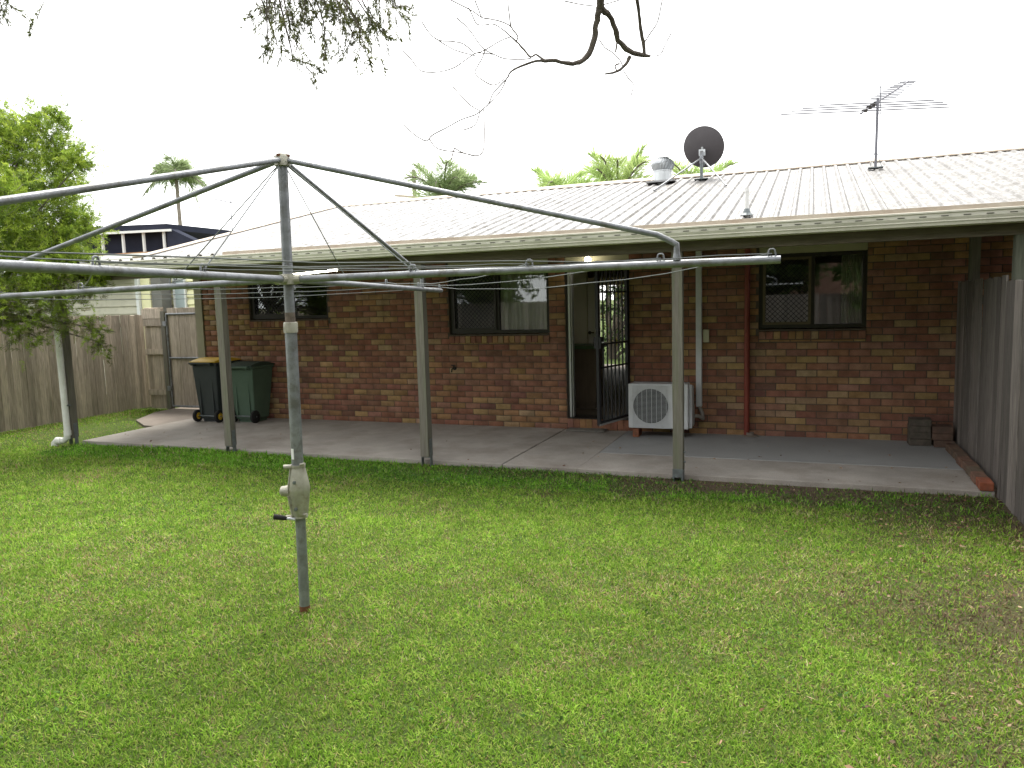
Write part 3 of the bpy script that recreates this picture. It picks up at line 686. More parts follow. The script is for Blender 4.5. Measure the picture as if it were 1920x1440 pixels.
for z in (.545, .855):
    c1 = onpole(z); wpart('clamp', MB().lathe([(.037, -.008), (.046, -.008), (.046, .008), (.037, .008)], c1, HT-HB, 20).tube([c1+Vector((.035, -.02, .012)), c1+Vector((.075, -.03, .022))], .008, 8).tube([c1+Vector((-.02, -.035, 0)), c1+Vector((-.06, -.055, .0))], .014, 10), 'cast', gb)
c1 = onpole(.535)
wpart('crank_arm', MB().tube([c1+Vector((.0, -.045, 0)), c1+Vector((-.05, -.06, .006))], .010, 8), 'mill', ho)
wpart('crank_handle', MB().tube([c1+Vector((-.05, -.06, .006)), c1+Vector((-.075, -.068, .01)), c1+Vector((-.125, -.085, .018))], [.011, .015, .017], 10), 'rubber', ho, smooth=True)
wpart('rust_stain', MB().tube([onpole(1.718), onpole(1.775)], .0294, 20), 'stain', ho)
hub = onpole(1.967)
wpart('hub', MB().lathe([(.03, -.03), (.05, -.028), (.052, .0), (.046, .03), (.03, .032)], hub, HT-HB, 20), 'cast', ho, smooth=True)
wpart('top_cap', MB().lathe([(.001, .02), (.03, .018), (.044, .0), (.044, -.05), (.03, -.052)], HT, HT-HB, 20), 'cast', ho, smooth=True)
TH = R_(7.5); LEN = 2.745
ENDZ = [1.972, 1.918, 1.915, 1.985]      # near right, far right, far left, near left
LOOPS = [.285, .53, .785, .985]
tips = []; loops = []
arml = ['near right', 'far right', 'far left', 'near left']
for k in range(4):
    a = TH+k*math.pi/2; dv = Vector((math.cos(a), math.sin(a), 0)); e = Vector((HB.x+.012, HB.y, ENDZ[k]))+dv*LEN; tips.append(e)
    P = lambda r, e=e: hub.lerp(e, r)
    arm = wpart('arm', MB().tube([P(.012), P(.3), P(.6), P(1.0)], .0205 if k in (0, 3) else .019, 14), 'galv', ho, smooth=True)
    wpart('socket', MB().tube([P(.008), P(.03)], .027, 12), 'cast', arm)
    rows = []
    for r in LOOPS:
        q = P(r)+Vector((0, 0, .02)); s = dv.cross(Vector((0, 0, 1)))
        pts = [q+dv*.019*math.cos(t)*1.0+Vector((0, 0, -.01+.044*min(1, math.sin(t)*1.25))) for t in [math.pi*j/8 for j in range(9)]]
        wpart('line_loop', MB().tube(pts, .005, 6), 'galv', arm); rows.append(q+Vector((0, 0, .012)))
    loops.append(rows)
    # strut from the pole top, bent down onto the arm
    j = P(.815); t0 = HT+dv*.02+Vector((0, 0, -.018)); b0 = j+Vector((0, 0, .115))
    b1 = t0.lerp(b0, .955)+Vector((0, 0, .012))
    pts = [t0, t0.lerp(b1, .5), b1, b0+Vector((0, 0, -.005))-dv*.03+Vector((0, 0, .006)), b0+Vector((0, 0, -.018)), b0+Vector((0, 0, -.045)), j+Vector((0, 0, .01))]
    st = wpart('strut', MB().tube(pts, .0155, 12), 'galv', ho, smooth=True)
    wpart('strut_foot', MB().tube([j+Vector((0, 0, .055)), j+Vector((0, 0, .018))], [.0165, .022], 12), 'galv', st)
    wpart('stay_wire', MB().tube([HT+dv*.03+Vector((0, 0, -.045)), P(.285)+Vector((0, 0, .02))], .0035, 6), 'wire', ho)
    wpart('cap_bolt', MB().lathe([(0, 0), (.012, 0), (.012, .012), (0, .014)], HT+dv*.038+Vector((0, 0, .0)), (0, 0, 1), 8), 'rust', ho)
for i in range(len(LOOPS)):
    for k in range(4):
        a, b = loops[k][i], loops[(k+1) % 4][i]; ln_ = (b-a).length; sag = .012*ln_*random.uniform(.4, 2.0)
        w1 = random.uniform(-.006, .006)
        pts = [a.lerp(b, q/10)-Vector((0, 0, sag*4*(q/10)*(1-q/10)+w1*math.sin(q*1.9))) for q in range(11)]
        wpart('clothes_line', MB().tube(pts, .0029, 6), 'wire', ho)

# ------------------------------------------------------------------ fences
def paling_mesh(w, t, h, key):
    if key not in cache:
        rr = random.Random(str(key)); e = lambda s=.003: rr.uniform(-s, s)
        mb = MB().hexa([(-w/2, 0, 0), (w/2, 0, 0), (w/2, t, 0), (-w/2, t, 0)], [(-w/2+e(), e(.002), h+e(.006)), (w/2+e(), e(.002), h+e(.006)), (w/2, t, h), (-w/2, t, h)])
        cache[key] = mb.mesh('paling')
    return cache[key]
def fence(name, label, p0, p1, z0, h0, h1, m, rails=True, pw=.1, side=1, post_every=2.4, group='timber paling fences'):
    p0 = Vector((*p0, 0)); p1 = Vector((*p1, 0)); d = (p1-p0); n = int(round(d.length/(pw+.006))); rz = math.atan2(d.y, d.x)
    t = thing(name, (p0.x, p0.y, z0), label, 'fence', group, rz); W = d.length/n
    for k in range(n):
        h = h0+(h1-h0)*k/n; key = (m, k % 7, round(W, 3), round(h, 1), 'pal')
        me = paling_mesh(W-.007, .016, round(h, 1), key)
        if not me.materials: me.materials.append(MT[m])
        o = bpy.data.objects.new('paling', me); col.objects.link(o); o.parent = t
        o.location = (W*(k+.5), random.uniform(-.005, .005), random.uniform(-.008, .006)+h-round(h, 1)); o.rotation_euler = (random.uniform(-.006, .006), random.uniform(-.004, .004), random.uniform(-.012, .012))
    if rails:
        for z in (.3, (h0+h1)/4+.1, (h0+h1)/2-.25): part('rail', MB().box(0, d.length, .022, .06, z, z+.07), m, t)
        x = .05
        while x < d.length:
            part('post', MB().box(x, x+.1, .062, .16, -.2, h0-.05), m, t); x += post_every
    return t
fence('paling_fence', 'tall brown timber paling fence along the left side of the lawn', (-6.9, -7.5), (-6.9, 1.35), GZ-.01, 1.87, 1.80, 'paling', side=1)
fence('paling_fence', 'dark grey paling fence at the right end of the patio slab', (6.645, -.012), (6.665, -2.34), .0, 1.87, 1.90, 'paling_grey', pw=.14)
fence('paling_fence', 'grey weathered paling fence at the right edge, nearest the camera', (6.64, -2.365), (6.67, -8.6), GZ-.02, 1.93, 1.93, 'paling_grey', pw=.095)
fence('paling_fence', 'tall paling fence across the back boundary behind the lawn', (6.9, -13.4), (-6.9, -13.4), GZ, 1.8, 1.8, 'paling_grey')
# short fixed panel beside the gate, and the gate
pn = thing('side_fence', (-6.60, .75, GZ), 'short paling panel with three rails between the left fence and the gate', 'fence')
for k in range(4):
    o = link('paling', paling_mesh(.112, .016, 1.9, ('gp', k)), 'paling', pn, (.06+k*.118, .025, 0.02))
for z in (.28, 1.05, 1.58): part('rail', MB().box(0.0, .48, -.022, .023, z, z+(.14 if z > 1.5 else .1)), 'paling', pn)
part('panel_head', MB().box(-.01, .47, -.03, .0215, 1.72, 1.90), 'paling', pn)
gp_ = tag(part('gate_post', MB().box(-6.115, -6.02, .68, .78, -.3, 1.80), 'post', None, bevel=.004), 'dark square timber post on which the paling gate hangs', 'gate post')
gt = thing('paling_gate', (-5.30, .72, 0), 'paling gate in a galvanised tube frame beside the house corner', 'gate')
x0, x1, z0, z1 = -5.985, -4.68, .03, 1.74
wpart('gate_frame', MB().tube([(x0, .70, z0), (x0, .70, z1)], .019, 10).tube([(x1, .70, z0), (x1, .70, z1)], .019, 10).tube([(x0, .70, z0), (x1, .70, z0)], .019, 10).tube([(x0, .70, z1), (x1, .70, z1)], .019, 10).tube([(x0, .70, .93), (x1, .70, .93)], .019, 10), 'galv', gt, smooth=True)
n = 10
for k in range(n):
    w = (x1-x0)/n; o = link('paling', paling_mesh(w-.005, .016, 1.83, ('gt', k % 5)), 'paling', None); o.parent = gt; o.matrix_parent_inverse = world_of(gt).inverted(); o.location = (x0+w*(k+.5), .722+random.uniform(-.002, .003), .02)
for z in (.32, 1.52): wpart('hinge', MB().box(-6.05, -5.97, .66, .685, z, z+.09), 'galv', gt)

# right-hand dividing post of the next patio bay
# ------------------------------------------------------------------ loose bricks
def loose(x, y, z, rz, c, label, grp, L_=.23, W_=.11, H_=.076):
    o = bpy.data.objects.new('loose_brick', lb_mesh(L_, W_, H_)); col.objects.link(o); o.location = (x, y, z); o.rotation_euler = (0, 0, rz); o.color = c; tag(o, label, 'brick', grp); return o
def lb_mesh(a, b, c):
    k = ('lb', a, b, c)
    if k not in cache:
        mb = MB().box(-a/2, a/2, -b/2, b/2, 0, c); me = mb.mesh('loose_brick')
        bm = bmesh.new(); bm.from_mesh(me); bmesh.ops.bevel(bm, geom=list(bm.edges), offset=.005, segments=1, affect='EDGES'); bm.to_mesh(me); bm.free()
        me.materials.append(MT['loosebrick']); cache[k] = me
    return cache[k]
rowl = ['nearest red brick at the lawn end of the brick row', 'second brick from the lawn end of the brick row', 'third brick from the lawn end of the brick row', 'fourth brick from the lawn end of the brick row', 'fifth brick from the lawn end of the brick row', 'sixth brick from the lawn end of the brick row', 'seventh brick from the lawn end of the brick row', 'eighth brick from the lawn end of the brick row']
for k in range(8):
    loose(6.565+random.uniform(-.008, .008), -2.27+k*.237, .002, R_(90)+random.uniform(-.05, .05), (.27, .085, .045, 1) if k == 0 else (.16+random.uniform(-.03, .03), .10, .07, 1), rowl[k]+' by the right fence', 'bricks laid in a row along the right fence')
lv = ['bottom', 'second', 'third', 'top']
for k in range(4):
    loose(6.275+random.uniform(-.008, .008), -.20+random.uniform(-.01, .01), .002+k*.078, random.uniform(-.05, .05), (.10, .085, .068, 1), 'dark dirty brick, %s of the left brick stack by the wall' % lv[k], 'bricks stacked in the right corner of the patio', W_=.2)
for k in range(3):
    loose(6.51+random.uniform(-.008, .008), -.26+k*.02, .002+k*.078, random.uniform(-.06, .06), (.13, .08, .06, 1), 'dark dirty brick, %s of the low brick stack against the right fence' % ['bottom', 'middle', 'top'][k], 'bricks stacked in the right corner of the patio', W_=.2, L_=.21)

# ------------------------------------------------------------------ things on the roof
def roofz(y): return KZ+(y-KY)*.243+.012
# spinning roof ventilator
wx, wy = 2.515, 4.28; wz = roofz(wy)
wh = thing('roof_ventilator', (wx, wy, wz), 'round silver turbine ventilator on the roof left of the satellite dish', 'roof vent')
wpart('flue', MB().lathe([(.165, -.08), (.165, .20), (.17, .205), (.17, .225), (.15, .225)], (wx, wy, wz), n=28), 'mill', wh, smooth=True)
wpart('flashing', MB().box(wx-.26, wx+.26, wy-.3, wy+.3, wz-.01, wz+.02), 'roof', wh)
nv = 22
for k in range(nv):
    a = 2*math.pi*k/nv; mb = MB(); row = []
    for j in range(9):
        t = j/8; r = (.162+.05*math.sin(math.pi*min(1, t*1.15)))*(1-.5*max(0, (t-.6)/.4)**2); z = wz+.215+.255*t; tw = a+.42*t
        p0 = Vector((wx+r*math.cos(tw), wy+r*math.sin(tw), z)); p1 = Vector((wx+(r-.028)*math.cos(tw+.2), wy+(r-.028)*math.sin(tw+.2), z)); row.append((p0, p1))
    for j in range(8): mb.quad(row[j][0], row[j][1], row[j+1][1], row[j+1][0])
    wpart('vane', mb, 'mill', wh, smooth=True)
wpart('vent_crown', MB().lathe([(.001, .475), (.08, .47), (.115, .455), (.11, .45), (.001, .455)], (wx, wy, wz), n=24).lathe([(.135, .22), (.15, .32), (.13, .40), (.08, .455)], (wx, wy, wz), n=24), 'mill', wh, smooth=True)
# satellite dish, seen from the back
dx, dy = 3.225, 4.17; dz = roofz(dy)
ds = thing('satellite_dish', (dx, dy, dz), 'dark round satellite dish on a braced pole near the ridge', 'satellite dish')
ax = Vector((.10, .93, .34)).normalized(); dc = Vector((dx+.0, dy+.16, dz+.60))
prof = []
for k in range(13):
    r = .362*k/12; prof.append((max(r, .001), .09*(r/.362)**2))
prof += [(.368, .092), (.368, .084)] + [(max(.362*k/12, .001), .09*(k/12)**2-.008) for k in range(12, -1, -1)]
wpart('reflector', MB().lathe(prof, dc, ax, 48), 'dish', ds, smooth=True)
wpart('mount_plate', MB().beam(dc+Vector((0, -.03, -.10)), dc+Vector((0, -.045, .01)), .10, .03, (1, 0, 0)).box(dx-.055, dx+.055, dy+.06, dy+.12, dz+.45, dz+.56), 'mill', ds)
wpart('mast', MB().tube([(dx, dy, dz-.02), (dx, dy, dz+.50)], .028, 14), 'galv_dark', ds, smooth=True)
wpart('mast_sleeve', MB().tube([(dx, dy, dz+.30), (dx, dy, dz+.52)], .034, 14), 'galv', ds, smooth=True)
wpart('base_plate', MB().box(dx-.12, dx+.12, dy-.08, dy+.08, dz+.02, dz+.035), 'galv_dark', ds)
for e in ((2.607, 2.92), (3.795, 2.80)):
    wpart('brace', MB().tube([(dx, dy, dz+.40), (e[0], e[1], roofz(e[1])+.03)], .014, 10), 'galv', ds, smooth=True)
fo = dc+ax*.30+Vector((0, .0, -.2))
wpart('feed_arm', MB().tube([dc+ax*.09+Vector((0, 0, -.33)), fo], .012, 8).lathe([(.001, -.05), (.03, -.05), (.03, .04), (.001, .04)], fo, ax, 12), 'galv_dark', ds)
# vent pipe
vx, vy = 4.358, -.50
vp = thing('vent_pipe', (vx, vy, roofz(vy)), 'short white vent pipe standing near the gutter edge of the roof', 'vent pipe')
wpart('pipe', MB().tube([(vx, vy, 2.62), (vx, vy, 3.03)], .026, 14), 'pvc', vp, smooth=True)
wpart('cap', MB().tube([(vx, vy, 3.0), (vx, vy, 3.045)], .031, 14), 'pvc', vp, smooth=True)
wpart('collar', MB().lathe([(.08, .0), (.045, .03), (.03, .08), (.026, .08)], (vx, vy, roofz(vy)+.02), n=16), 'galv_dark', vp)
# television antenna
tx, ty = 6.006, 3.60; tz = roofz(ty)
an = thing('tv_antenna', (tx, ty, tz), 'tall television antenna with long crossbars on the white roof', 'antenna')
wpart('mast', MB().tube([(tx, ty, tz), (tx+.012, ty, 4.80)], .021, 10), 'antenna', an, smooth=True)
wpart('base_plate', MB().box(tx-.11, tx+.11, ty-.08, ty+.08, tz+.025, tz+.04).tube([(tx-.09, ty-.05, tz+.03), (tx, ty, tz+.32)], .005, 6).tube([(tx+.09, ty-.05, tz+.03), (tx, ty, tz+.32)], .005, 6), 'galv_dark', an)
b0, b1 = Vector((5.76, 3.3, 4.54)), Vector((6.53, 4.5, 5.22)); bd_ = (b1-b0).normalized(); sv = bd_.cross(Vector((0, 0, 1))).normalized()
sv = Vector((.953, .303, .0)).normalized()
wpart('boom', MB().tube([b0, b1], .014, 8), 'antenna', an)
for t, l in ((.08, 1.28), (.17, 1.19), (.24, 1.08), (.32, .88)):
    c = b0.lerp(b1, t); wpart('dipole', MB().tube([c-sv*l, c+sv*l], .010, 6), 'antenna', an); wpart('insulator', MB().box(-.04, .04, -.03, .03, -.02, .02), 'darkframe', an).location = c
for t in (.42, .47, .52, .57, .62, .68, .74, .81, .88, .95, .99):
    c = b0.lerp(b1, t); l = .21-.14*(t-.4); wpart('director', MB().tube([c-sv*l, c+sv*l], .008, 6), 'antenna', an)
c = b0.lerp(b1, .40); wpart('reflector_screen', MB().tube([c+Vector((0, 0, -.22)), c+Vector((0, 0, .22))], .008, 6).tube([c+Vector((0, 0, .2))-sv*.32, c+Vector((0, 0, .2))+sv*.32], .005, 6).tube([c+Vector((0, 0, -.2))-sv*.32, c+Vector((0, 0, -.2))+sv*.32], .005, 6).tube([c+Vector((0, 0, .1))-sv*.32, c+Vector((0, 0, .1))+sv*.32], .005, 6), 'antenna', an)

# ------------------------------------------------------------------ houses beyond the fence
nb = thing('neighbour_house', (-9.0, 4.0, GZ), 'pale weatherboard house beyond the left fence and gate', 'house')
def wboards(x0, y0, x1, y1, z0, z1, m, nm='weatherboard'):
    n = int((z1-z0)/.16); d = Vector((x1-x0, y1-y0, 0)).normalized(); nrm = Vector((d.y, -d.x, 0))
    for k in range(n):
        a = z0+.16*k; lo = nrm*.04; hi = nrm*.004
        A = Vector((x0, y0, 0)); B = Vector((x1, y1, 0)); mb = MB()
        mb.hexa([A+lo+Vector((0, 0, a)), B+lo+Vector((0, 0, a)), B+Vector((0, 0, a)), A+Vector((0, 0, a))], [A+hi+Vector((0, 0, a+.165)), B+hi+Vector((0, 0, a+.165)), B+Vector((0, 0, a+.165)), A+Vector((0, 0, a+.165))])
        wpart(nm, mb, m, nb)
wboards(-16.0, 2.06, -8.11, 2.06, 0, 2.56, 'weatherboard')
wpart('corner_stop', MB().box(-8.14, -8.06, 2.02, 2.12, 0, 2.56), 'whitepaint', nb)
wpart('wall', MB().box(-16, -8.12, 2.07, 9, -.1, 2.56).box(-8.12, -5.2, 2.45, 9, -.1, 2.56), 'weatherboard', nb)
wboards(-8.06, 2.44, -5.2, 2.44, 0, 2.56, 'yellowwall', 'cladding_board')
wn_ = wpart('window', MB().box(-7.43, -7.17, 2.39, 2.42, 1.35, 2.45), 'bluewin', nb)
wpart('frame', MB().box(-7.47, -7.43, 2.37, 2.43, 1.3, 2.5).box(-7.17, -7.13, 2.37, 2.43, 1.3, 2.5).box(-7.43, -7.17, 2.37, 2.43, 2.45, 2.5), 'whitepaint', nb)
wpart('cladding_panel', MB().box(-8.05, -7.80, 2.08, 2.395, 0, 2.50), 'yellowwall', nb)
wpart('pillar', MB().box(-7.78, -7.51, 2.10, 2.36, 0, 2.58), 'pillargrey', nb)
wpart('soffit', MB().box(-16, -8.1, 1.5, 9, 2.561, 2.60).box(-8.1, -5.0, 2.50, 9, 2.563, 2.60), 'darkframe', nb)
wpart('fascia', MB().box(-16, -8.76, 2.98, 3.02, 2.72, 3.08), 'whitepaint', nb)
wpart('upper_wall', MB().box(-16, -8.9, 3.02, 9, 2.60, 3.05), 'pillargrey', nb)
wpart('lean_to_roof', MB().hexa([(-16, 1.45, 2.605), (-8.08, 1.45, 2.605), (-8.08, 3.01, 2.69), (-16, 3.01, 2.69)], [(-16, 1.45, 2.64), (-8.08, 1.45, 2.64), (-8.08, 3.01, 2.72), (-16, 3.01, 2.72)]), 'weatherboard', nb)
wpart('roof', MB().hexa([(-16, 2.9, 3.085), (-8.7, 2.9, 3.085), (-7.4, 5.5, 3.085), (-16, 9, 3.085)], [(-16, 2.9, 3.12), (-8.7, 2.9, 3.12), (-7.4, 5.5, 3.12), (-16, 9, 3.12)]), 'rustroof', nb)
wpart('gutter', MB().box(-16, -8.68, 2.86, 2.975, 3.0, 3.09), 'whitepaint', nb)
# dark-roofed clerestory behind it
cl = thing('clerestory_building', (-16.5, 10.5, GZ), 'dark roofed building with a row of white posts behind the left neighbour', 'building')
def cy(x): return 9.39+(x+17.53)*.39
def strip(x0, x1, off0, off1, za, zb, zc, zd):
    """upright slab following the slanted front: za/zb bottom, zc/zd top at x0/x1"""
    return MB().hexa([(x0, cy(x0)+off0, za), (x1, cy(x1)+off0, zb), (x1, cy(x1)+off1, zb), (x0, cy(x0)+off1, za)], [(x0, cy(x0)+off0, zc), (x1, cy(x1)+off0, zd), (x1, cy(x1)+off1, zd), (x0, cy(x0)+off1, zc)])
wpart('wall', strip(-22, -13.2, .9, 5, -.1, -.1, 3.6, 3.3), 'weatherboard', cl)
wpart('dark_screen', strip(-21, -15.45, .45, .55, 3.5, 3.5, 4.50, 4.52), 'darkroof', cl)
wpart('gable_end', strip(-15.45, -13.6, .0, .35, 3.3, 3.3, 4.64, 3.62), 'darkroof', cl)
wpart('roof', strip(-21, -15.35, -.12, 5, 4.46, 4.54, 4.66, 4.74), 'darkroof', cl)
wpart('top_rail', strip(-21, -15.2, -.18, -.125, 4.36, 4.48, 4.44, 4.555), 'whitepaint', cl)
for x in (-19.5, -18.85, -18.19, -17.53, -16.87, -16.21, -15.56):
    wpart('post', MB().box(x-.032, x+.032, cy(x)-.02, cy(x)+.06, 3.3, 4.44+(x+21)*.018), 'whitepaint', cl)
wpart('lower_roof', strip(-22, -15.0, -.8, .9, 3.62, 3.66, 3.68, 3.72), 'rustroof', cl)
rb = thing('far_house', (-25, 22, GZ), 'distant dark roof showing just above the white verge', 'house')
wpart('roof', MB().box(-31, -21.5, 21.6, 28, 5.45, 5.72), 'darkroof', rb)
wpart('wall', MB().box(-30.5, -22, 22, 27.5, -.1, 5.3), 'weatherboard', rb)
wpart('fascia', MB().box(-31, -21.5, 21.55, 21.6, 5.30, 5.45), 'whitepaint', rb)
fa = thing('far_antenna', (-23.33, 22.4, 5.6), 'thin distant antenna on a mast above the far dark roof', 'antenna')
wpart('mast', MB().tube([(-23.33, 22.4, 5.5), (-23.38, 22.5, 7.45)], .025, 6), 'antenna', fa)
wpart('boom', MB().tube([(-23.3, 22.6, 7.32), (-24.42, 22.2, 7.6)], .025, 6), 'antenna', fa)
for k in range(7):
    c = Vector((-23.35, 22.6, 7.34)).lerp(Vector((-24.4, 22.2, 7.6)), k/6); wpart('element', MB().tube([c-Vector((.03, .25, 0)), c+Vector((.03, .25, .0))], .02, 5), 'antenna', fa)
wpart('cable', MB().tube([(-24.4, 22.2, 7.5), (-24.35, 22.2, 6.9), (-23.9, 22.3, 6.6), (-23.36, 22.4, 6.5)], .012, 5), 'antenna', fa)
up_ = thing('utility_pole', (-24.27, 44.4, GZ), 'plain dark utility pole rising behind the roof ridge by the palm', 'pole')
wpart('pole', MB().tube([(-24.27, 44.4, GZ), (-24.27, 44.4, 12.3)], .16, 10), 'palmtrunk', up_)
wpart('crossarm', MB().beam((-25.9, 44.2, 10.4), (-23.2, 44.2, 10.0), .18, .18), 'capping', up_)
# house across the back boundary, seen only as a reflection
bh = thing('rear_house', (7, -22, GZ), 'brick house with gabled roof behind the back fence, reflected in the right window', 'house')
wpart('wall', MB().box(3.5, 16, -27, -20, -.1, 2.6), 'tileroof', bh)
wpart('gable', MB().prism([(3.5, 2.6), (16, 2.6), (9.7, 5.6)], -20.1, -20.0), 'tileroof', bh)
wpart('roof', MB().hexa([(3.0, -27.4, 2.45), (3.0, -19.6, 2.45), (9.7, -19.6, 5.7), (9.7, -27.4, 5.7)], [(3.0, -27.4, 2.6), (3.0, -19.6, 2.6), (9.7, -19.6, 5.85), (9.7, -27.4, 5.85)]).hexa([(16.5, -27.4, 2.45), (16.5, -19.6, 2.45), (9.71, -19.6, 5.7), (9.71, -27.4, 5.7)], [(16.5, -27.4, 2.6), (16.5, -19.6, 2.6), (9.71, -19.6, 5.85), (9.71, -27.4, 5.85)]), 'roof', bh)

# ------------------------------------------------------------------ foliage tools
def leaf_quads(P, D, L_, W_, colors, up=None):
    """P base points (n,3), D unit directions (n,3), lengths, widths -> rhombus leaves"""
    n = len(P); r = rng.normal(size=(n, 3)); S = np.cross(D, r); S /= np.linalg.norm(S, axis=1)[:, None]+1e-9
    L_ = np.broadcast_to(L_, n)[:, None]; W_ = np.broadcast_to(W_, n)[:, None]
    V = np.stack([P, P+D*L_*.45+S*W_*.5, P+D*L_, P+D*L_*.45-S*W_*.5], 1).reshape(-1, 3)
    F = np.arange(4*n).reshape(n, 4); C = np.repeat(np.c_[colors, np.ones(n)], 4, 0)
    return V, F, C
def unit(v): return v/(np.linalg.norm(v, axis=-1, keepdims=True)+1e-9)
def join(parts):
    V = []; F = []; C = []; o = 0
    for v, f, c in parts: V.append(v); F.append(f+o); C.append(c); o += len(v)
    return np.concatenate(V), np.concatenate(F), np.concatenate(C)
def sprays(centres, per, leaves, L_, W_, base, vary=.3, droop=.1, outward=None):
    """leafy sprays: short twigs growing out from cluster centres, each set with narrow leaves"""
    P = []; D = []; C = []; tw = []
    for (x, y, z, r) in centres:
        c = np.array([x, y, z]); k = max(4, int(per*r*r/.1))
        for _ in range(k):
            d = unit(rng.normal(size=3)+np.array([.15, -.15, .25])); s = c+rng.normal(size=3)*r*.38; l = r*rng.uniform(.45, .95)
            tw.append((s, s+d*l*.9+np.array([0, 0, -droop*l])))
            t = rng.uniform(.05, 1.0, leaves)[:, None]
            p = s+d*l*t+np.array([0, 0, -droop*l])*t*t
            dd = unit(d*.8+rng.normal(size=(leaves, 3))*.75)
            b = np.array(base[rng.integers(len(base))])*rng.uniform(1-vary, 1+vary)
            P.append(p); D.append(dd); C.append(np.clip(b*rng.uniform(.8, 1.2, (leaves, 1)), 0, 1))
    P = np.concatenate(P); D = np.concatenate(D); C = np.concatenate(C); n = len(P)
    return leaf_quads(P, D, L_*rng.uniform(.7, 1.3, n), W_*rng.uniform(.7, 1.2, n), C), tw
def twig_mesh(name, tw, r, parent, m='twig'):
    mb = MB()
    for a, b in tw: mb.tube([a, (a+b)/2+rng.normal(size=3)*.01, b], [r, r*.8, r*.4], 4, cap=False)
    return wpart(name, mb, m, parent)

# ---- left bottlebrush tree
CL = [(-4.89, -2.44, 4.35, 0.31), (-4.45, -2.36, 4.44, 0.22), (-5.29, -2.42, 3.99, 0.43), (-4.58, -2.36, 3.97, 0.4), (-4.1, -2.4, 3.82, 0.23), (-5.07, -2.4, 3.47, 0.49), (-4.9, -1.98, 3.62, 0.31), (-4.8, -2.11, 3.15, 0.36), (-4.44, -2.2, 3.01, 0.31), (-4.85, -2.81, 2.84, 0.44), (-4.66, -2.43, 2.75, 0.41), (-4.49, -2.94, 2.4, 0.44), (-4.17, -2.48, 2.47, 0.3), (-4.59, -3.13, 2.02, 0.32), (-4.41, -2.85, 2.01, 0.31), (-3.93, -2.75, 2.1, 0.28), (-3.75, -2.56, 2.27, 0.18), (-4.29, -3.16, 1.73, 0.21), (-3.99, -2.94, 1.65, 0.19), (-3.61, -2.9, 1.63, 0.21), (-3.41, -2.83, 1.58, 0.11), (-3.42, -2.85, 1.38, 0.14), (-3.51, -2.88, 1.44, 0.12), (-3.36, -2.85, 1.21, 0.07), (-4.37, -3.21, 3.35, 0.34), (-5.4, -2.42, 4.33, 0.34), (-4.78, -3.3, 1.72, .25), (-4.5, -3.2, 1.56, .22), (-4.25, -3.1, 1.5, .2), (-4.62, -3.25, 1.9, .3), (-4.1, -2.95, 1.85, .25)]
CL2 = [(-5.67, -2.66, 4.17, 0.44), (-5.49, -2.99, 3.47, 0.57), (-5.0, -3.32, 2.72, 0.55), (-4.73, -3.51, 2.02, 0.41), (-6.18, -3.02, 3.73, 0.59), (-6.02, -3.28, 2.84, 0.65), (-5.66, -3.44, 2.12, 0.49), (-6.63, -2.27, 3.33, 0.64), (-6.06, -1.94, 3.32, 0.48), (-5.73, -1.99, 2.67, 0.48), (-6.54, -3.33, 3.22, 0.58), (-5.71, -2.5, 4.71, 0.3)]
lt = thing('bottlebrush_tree', (-5.75, -3.3, GZ), 'bushy bright green fine-leaved tree at the left edge over the patio corner', 'tree')
GR = [(.32, .43, .05), (.26, .37, .045), (.40, .50, .07), (.18, .27, .03), (.27, .37, .045), (.11, .18, .025)]
hi_ = [q for q in CL if q[2] > 2.25]; lo_ = [q for q in CL if q[2] <= 2.25]
(Vf, Ff, Cf), tw = sprays(hi_, 165, 46, .048, .0075, GR)
(Vl, Fl, Cl), twl = sprays(lo_, 90, 40, .045, .0065, [(.20, .28, .04), (.26, .36, .05), (.15, .19, .05), (.20, .19, .09)], droop=.3); tw = tw+twl*2
(Vb, Fb, Cb), tw2 = sprays(CL2, 60, 34, .06, .012, GR)
V, F, C = join([(Vf, Ff, Cf), (Vl, Fl, Cl), (Vb, Fb, Cb)])
o = link('crown', big_mesh('crown', V, F, C), 'leaf'); o.parent = lt; o.matrix_parent_inverse = world_of(lt).inverted()
twig_mesh('twigs', tw[::4]+tw2[::6], .003, lt)['kind'] = 'stuff'
tb = MB(); base = Vector((-5.75, -3.3, GZ-.1)); fork = Vector((-5.75, -3.1, 1.75))
tb.tube([base, Vector((-5.7, -3.25, .6)), fork], [.11, .09, .08], 10)
for (x, y, z, r) in CL[::2]+CL2:
    e = Vector((x, y, z)); mid = fork.lerp(e, .5)+Vector((0, 0, .12)); tb.tube([fork, mid, e, e+(e-mid)*.15], [.03, .016, .007, .003], 6)
wpart('trunk', tb, 'bark', lt, smooth=True)
